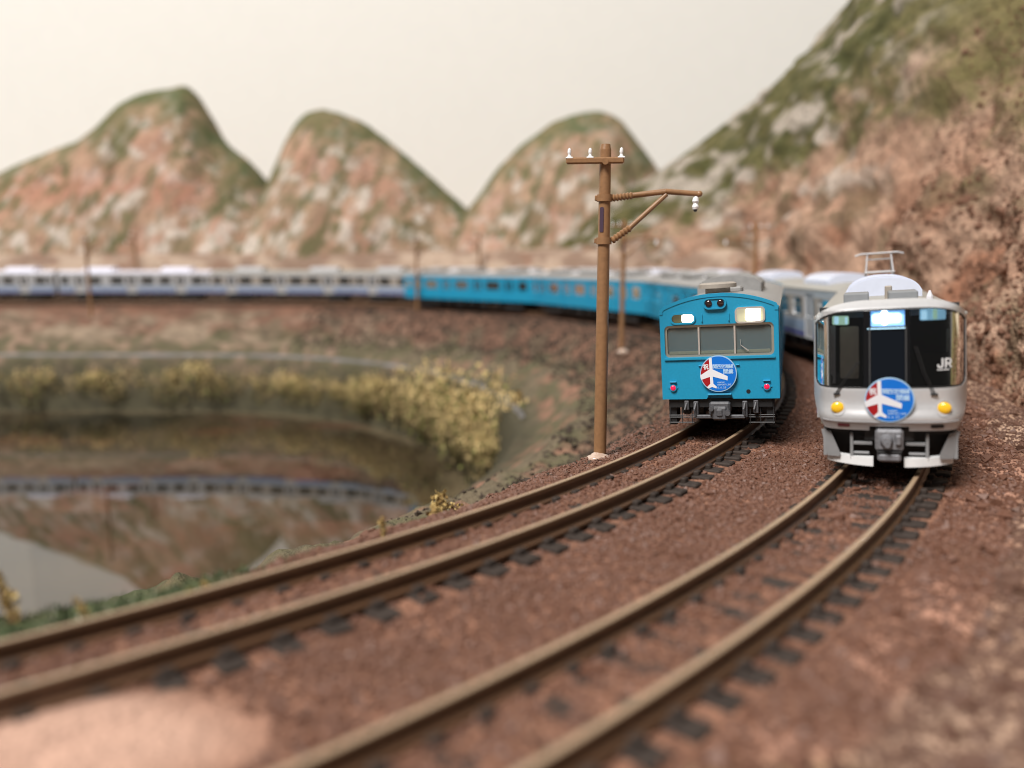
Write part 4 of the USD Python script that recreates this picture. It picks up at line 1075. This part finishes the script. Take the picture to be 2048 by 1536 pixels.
    obj('tail_marker', panel(rrect(5.3, .4, 7.0, .92, .2), .05, .02), 'interior_dark', t, smooth=50)
    headboard(t, (float(X(np.array(0.), np.array(4.3))) + .55, 0, ZB2 + 4.35), (0, -1.07, 0), (.07, 0, .9976), (.9976, 0, -.07), 3.0)
    # coupler and skirt
    obj('buffer_beam', [B(xf - 8, xf - 3.5, -8.3, 8.3, 5.6, ZB2 - .02), B(xf - 9, xf - 7, -8.5, 8.5, 1.2, 6)], 'frame_black', t)
    cp = obj('front_coupler', [CB(xf - 4, xf + .7, -1.85, 1.85, 3.9, 6.9, .35), CB(xf - 4, xf + .9, -1.55, 1.55, 2.5, 3.7, .3)], 'gear_grey', t)
    obj('coupler_face', [bar((xf + .6, .35, 5.4), (xf + 1.7, .35, 5.4), .95, 16, .55), bar((xf + 1.6, .3, 5.1), (xf + 2.0, .3, 5.1), .42, 10), CB(xf + .6, xf + 1.2, -1.5, -.8, 4.9, 6.2, .12)], 'gear_grey', cp)
    obj('coupler_pocket', [CB(xf + .6, xf + .95, -1.35, -.75, 5.3, 6.1, .1), CB(xf + .5, xf + .85, -1.6, 1.6, 3.6, 3.95, .05)], 'frame_black', cp)
    for sgn in (-1, 1):
        obj('skirt_bracket', [CB(xf - 2.2, xf - 1.4, sgn * 5.0 - .22, sgn * 5.0 + .22, 2.2, 6.0, .08), CB(xf - 2.3, xf - 1.5, min(sgn * 2.2, sgn * 4.8), max(sgn * 2.2, sgn * 4.8), 4.3, 4.75, .08), CB(xf - 2.2, xf - 1.6, min(sgn * 2.6, sgn * 4.8), max(sgn * 2.6, sgn * 4.8), 3.0, 3.3, .08)], 'skirt_shade', t)
        ov = np.array([(sgn * 9.3, 6.0), (sgn * 7.9, 5.9), (sgn * 6.6, 3.0), (sgn * 6.7, 2.5), (sgn * 8.4, 2.4)])
        pl_ = plate(Polygon(ov), .5, (xf - 3.6, 0, 0), (0, 1, 0), (0, 0, 1), (1, 0, 0))
        v_ = pl_.vertices; v_[:, 0] += (9.0 - np.abs(v_[:, 1])) * .55; pl_.vertices = v_
        obj('skirt_plate', [pl_, plate(Polygon([(xf - 14, 6.1), (xf - 3.0, 6.1), (xf - 2.9, 2.4), (xf - 12, 2.4)]), .5, (0, sgn * 9.0, 0), (1, 0, 0), (0, 0, 1), (0, -sgn, 0))], 'skirt_shade', t)
        # white lower bar of the skirt, bowed in plan
        us = np.linspace(2.0 if sgn < 0 else 2.1, 8.5, 14)
        outer = [(xf - .4 - 3.4 * (u / 8.5) ** 2.4, sgn * u) for u in us]
        inn = [(x_ - 1.3, y_ * .985) for x_, y_ in outer[::-1]]
        obj('skirt_bar', plate(Polygon(outer + inn), 1.15, (0, 0, 1.55), (1, 0, 0), (0, 1, 0), (0, 0, 1)), 'skirt_white', t)
    # roof brow and fittings
    brow = []
    for x_ in np.linspace(0, 1, 16):
        row = []
        for u in np.sin(np.linspace(-np.pi / 2, np.pi / 2, 61)):
            top_u = u * (W2 - .02)
            vt = 14.7 + 2.75 * max(0, 1 - abs(u) ** 3.6) ** .72
            xx = (float(X(np.array(top_u), np.array(vt))) - .1) * (1 - x_) + (xf - 12) * x_
            crown_f = vt - .05 + ZB2
            crown_b = ZS2 - .1 + (ZC2 - ZS2 + .15) * (1 - abs(u) ** 2.6)
            k_ = math.sin(x_ * math.pi / 2)
            row.append((xx, -top_u, crown_f * (1 - k_) + crown_b * k_ + .0))
        brow.append(row)
    obj('roof_brow', grid_mesh(np.array(brow)), 'silver_body', t, smooth=True)
    obj('side_corner', [plate(Polygon([(xf - 10, ZB2), (xf - 8, ZB2 + .4), (xf - 5.2, ZB2 + 3.5), (xf - 5.2, ZS2 - .5), (xf - 10, ZS2)]), .6, (0, sy * (WS / 2 + .01), 0), (1, 0, 0), (0, 0, 1), (0, -sy, 0)) for sy in (-1, 1)], 'silver_body', t)
    for a_, b_ in ((1.9, 5.6), (-5.0, -.9)):
        obj('roof_box', CB(xf - 19, xf - 12.0, a_ + .6, b_ + .6, 22.4, 24.7, .15), 'unit_grey', t)
    obj('antenna_post', [CB(xf - 20, xf - 19, -1.0, .1, 22.8, 25.4, .15), CB(xf - 20.6, xf - 18.4, -1.3, .4, 22.8, 23.4, .1)], 'roof_taupe', t)
    obj('whistle_cover', tube([(xf - 22, -6.7, 22.2), (xf - 22, -6.7, 23.4), (xf - 22, -6.7, 24.3)], [.6, .5, .15], 10), 'pale_roof', t)


joints_s = [s_at(-34.8, RS + 1.4)] + [s_at(-34.9 + 21.35 * i, RS + 1.4) for i in range(1, 6)]
for d_ in (118, 120.5, 120.5):
    joints_s.append(joints_s[-1] + d_)
sc0 = thing('train_car', 'leading silver train car with a dark windscreen, yellow lamps and a round airplane headboard', 'train car', car_matrix(RS + 1.9, *seg(joints_s, 0)), GS)
silver_car(sc0, True)
MIRROR[0] = .925
silver_front(sc0)
MIRROR[0] = 0
sc1 = thing('train_car', 'second silver car, its side showing between the blue train and the leading silver car', 'train car', car_matrix(RS + 1.4, *seg(joints_s, 1)), GS)
silver_car(sc1, False)
copy_thing(sc1, 'train_car', 'silver car whose grey roof shows above the second blue car', 'train car', car_matrix(RS + 1.4, *seg(joints_s, 2)), GS)
sc3 = thing('train_car', 'silver car whose roof shows above the blue car behind the nearest pole', 'train car', car_matrix(RS + 1.4, *seg(joints_s, 3)), GS)
silver_car(sc3, False, 'silver_roof', 'unit_pale', 'roof_taupe')
for i, lab in ((4, 'silver car whose roof shows above the last blue car'), (5, 'grey roofed silver car partly hidden by the rear end of the blue train')):
    copy_thing(sc3, 'train_car', lab, 'train car', car_matrix(RS + 1.4, *seg(joints_s, i)), GS)
sc6 = thing('train_car', 'silver car with a gleaming pale roof, between two gaps, second from the left edge', 'train car', car_matrix(RS + 1.4, *seg(joints_s, 6)), GS)
silver_car(sc6, False, 'white_roof', 'white_roof', 'skirt_grey')
copy_thing(sc6, 'train_car', 'silver car with a gleaming pale roof, cut off by the left edge of the view', 'train car', car_matrix(RS + 1.4, *seg(joints_s, 7)), GS)

# ------------------------------------------------------------------ mossy bushes round the far bank of the pond
def bush_mesh(seed, h, w, n=1500):
    g = np.random.default_rng(seed)
    k = 9
    cen = g.normal(size=(k, 3)) * np.array([w * .34, w * .30, h * .20]) + np.array([0, 0, h * .55])
    cen[:3, 2] = h * g.uniform(.15, .35, 3)
    rad = g.uniform(.20, .34, k) * h
    i = g.integers(0, k, n)
    d = g.normal(size=(n, 3)); d /= np.linalg.norm(d, axis=1, keepdims=True)
    p = cen[i] + d * (rad[i] * g.uniform(.35, 1.25, n) ** .6)[:, None]
    p[:, 2] = np.maximum(p[:, 2], .3)
    q = g.normal(size=(n, 3)); q /= np.linalg.norm(q, axis=1, keepdims=True)
    r = np.cross(q, g.normal(size=(n, 3))); r /= np.linalg.norm(r, axis=1, keepdims=True)
    sz = g.uniform(.3, 1.0, n)[:, None]
    wisp = g.random(n) < .3
    q[wisp] = q[wisp] * .35 + np.array([0, 0, 1.0]); sz[wisp] *= 2.2; r[wisp] *= .25
    v = np.stack([p - q * sz - r * sz * .5, p + q * sz - r * sz * .6, p + q * sz * .8 + r * sz * .7, p - q * sz * .7 + r * sz * .5], 1)
    f = (np.array([[0, 1, 2], [0, 2, 3]])[None] + 4 * np.arange(n)[:, None, None]).reshape(-1, 3)
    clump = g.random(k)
    c = mix([.045, .032, .012], [.80, .60, .28], g.random(n) * .45 + clump[i] * .3 + 1.0 * p[:, 2] / h - .45)  # tone varies by clump; shade painted in, dark foot to golden top
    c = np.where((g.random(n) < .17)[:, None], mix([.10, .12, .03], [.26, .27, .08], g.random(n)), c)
    return v.reshape(-1, 3), f, np.repeat(c, 4, 0)


def make_bush(t, seed, h, w):
    v, f, c = bush_mesh(seed, h, w)
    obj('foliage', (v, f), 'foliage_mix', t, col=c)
    g = np.random.default_rng(seed + 50)
    ms = []
    for _ in range(4):
        x, y = g.normal(size=2) * w * .14
        ms += tube([(x * .4, y * .4, -3), (x, y, h * .3), (x * 1.6, y * 1.6, h * .6)], [.5, .4, .25], 5)
    obj('stem', ms, 'moss_stem', t)


protos = []
gb = np.random.default_rng(17)
angs = [7, 10, 13, 16, 19, 22, 25, 28, 31, 34, 37, 40, 43, 46, 49, 52, 55, 58, 61, 64, 67, 70, 73, 76, 79, 82, 85, 88]
k = 0
for d_ in angs:
    rr_ = np.interp(d_, [0, 20, 45, 75, 90], [207, 209, 216, 222, 224]) + gb.normal(0, 1.5)
    x, y = C[0] + rr_ * math.cos(math.radians(d_)), C[1] + rr_ * math.sin(math.radians(d_))
    sc_ = gb.uniform(.75, 1.5) * (1.0 if d_ < 45 else .85 if d_ < 60 else .72)
    M = frame((x, y, -64), gb.uniform(0, 6.28), scale=sc_)
    lab, grp = (('straw bush at the right hand bend of the pond hedge, left of the nearest pole', 'bushes at the right hand bend of the pond hedge') if d_ < 25 else
                ('straw and olive mossy bush in the pond hedge, below the last blue car', 'bushes in the pond hedge below the last blue car') if d_ < 46 else
                ('low straw and olive mossy bush in the pond hedge, below the grey roofed silver cars', 'bushes in the pond hedge below the grey roofed silver cars'))
    if d_ == 7: lab = 'pale yellow mossy bush at the right hand end of the hedge, nearest the track'
    if d_ == 10: lab = 'tall mossy bush next to the right hand end of the hedge by the pond'
    if len(protos) < 5:
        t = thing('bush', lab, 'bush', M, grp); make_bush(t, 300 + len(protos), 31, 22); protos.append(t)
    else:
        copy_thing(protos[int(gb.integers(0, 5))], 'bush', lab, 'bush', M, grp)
for q in range(9):
    sc_ = gb.uniform(.6, .95)
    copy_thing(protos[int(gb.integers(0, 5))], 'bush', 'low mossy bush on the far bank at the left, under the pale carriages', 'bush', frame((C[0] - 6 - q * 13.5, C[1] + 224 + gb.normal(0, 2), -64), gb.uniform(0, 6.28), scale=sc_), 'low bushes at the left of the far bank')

# single sprigs of dried moss on the near bank
def sprig(pos, h, lean, label, seed, col=([.22, .13, .04], [.50, .36, .13])):
    g = np.random.default_rng(seed)
    t = thing('moss_sprig', label, 'sprig', frame(pos))
    pts_ = [np.array([0, 0, -2.4])]
    n = 9
    dirv = np.array([lean, 0, 1.0])
    for i in range(n):
        dirv = dirv + g.normal(size=3) * .38
        dirv[2] = max(dirv[2], .25)
        pts_.append(pts_[-1] + dirv / np.linalg.norm(dirv) * (h / n))
    rad = np.linspace(h * .055, h * .03, n + 1)
    obj('stem', tube(pts_, rad, 6), 'moss_stem', t)
    V, F, cc = [], [], []
    for i in range(int(260)):
        j = g.integers(1, n + 1)
        c = pts_[j] + g.normal(size=3) * h * .055
        q = g.normal(size=3); q /= np.linalg.norm(q); r = np.cross(q, g.normal(size=3)); r /= np.linalg.norm(r)
        s_ = h * g.uniform(.02, .05)
        V += [c - q * s_, c + r * s_, c + q * s_, c - r * s_]
        F += [(4 * i, 4 * i + 1, 4 * i + 2), (4 * i, 4 * i + 2, 4 * i + 3)]
        cc += [mix(col[0], col[1], g.random(1))[0]] * 4
    obj('foliage', (np.array(V), np.array(F)), 'foliage_mix', t, col=np.array(cc))


def ground_at(px, py, z):
    u, w_ = (px - 1024) / FPX, (768 - py) / FPX
    d = np.array([u, math.cos(TH) + w_ * math.sin(TH), -math.sin(TH) + w_ * math.cos(TH)])
    return d * ((z - HC) / d[2]) + np.array([0, 0, HC])


for px, py, z, h, lean, lab, sd_ in (
        (28, 1208, -1.6, 6.2, -.5, 'curly golden sprig of dried moss at the left edge, on the dark turf', 1),
        (188, 1206, -1.6, 3.4, -.4, 'small brown moss sprig low on the turf, second from the left edge', 2),
        (243, 1204, -1.6, 3.9, -.5, 'small golden moss sprig on the turf by the left rail', 3),
        (392, 1166, -1.4, 2.9, -.3, 'tiny yellow green moss tuft against the inner rail', 4),
        (425, 1164, -1.4, 3.1, .2, 'tiny pale and brown moss tuft beside the yellow green one', 5),
        (868, 1034, -3.4, 8.4, -.5, 'tan moss sprig leaning over the pond from the rail', 6),
        (838, 1040, -3.4, 3.2, -.3, 'short pale moss tuft at the foot of the leaning tan sprig', 7),
        (944, 990, -5.0, 6.0, -1.3, 'low tan moss sprig bent towards the pond, left of the nearest pole', 8),
        (765, 1066, -2.0, 4.2, .1, 'thin orange moss stalk behind the inner rail', 9)):
    sprig(ground_at(px, py, z), h, lean, lab, sd_, ([.10, .12, .03], [.45, .42, .16]) if sd_ in (4, 7) else ([.22, .13, .04], [.52, .38, .15]))
sprig((C[0] + 210, C[1] + 40, -42), 22, -.1, 'upright yellow moss stalk standing above the right end of the hedge', 21)
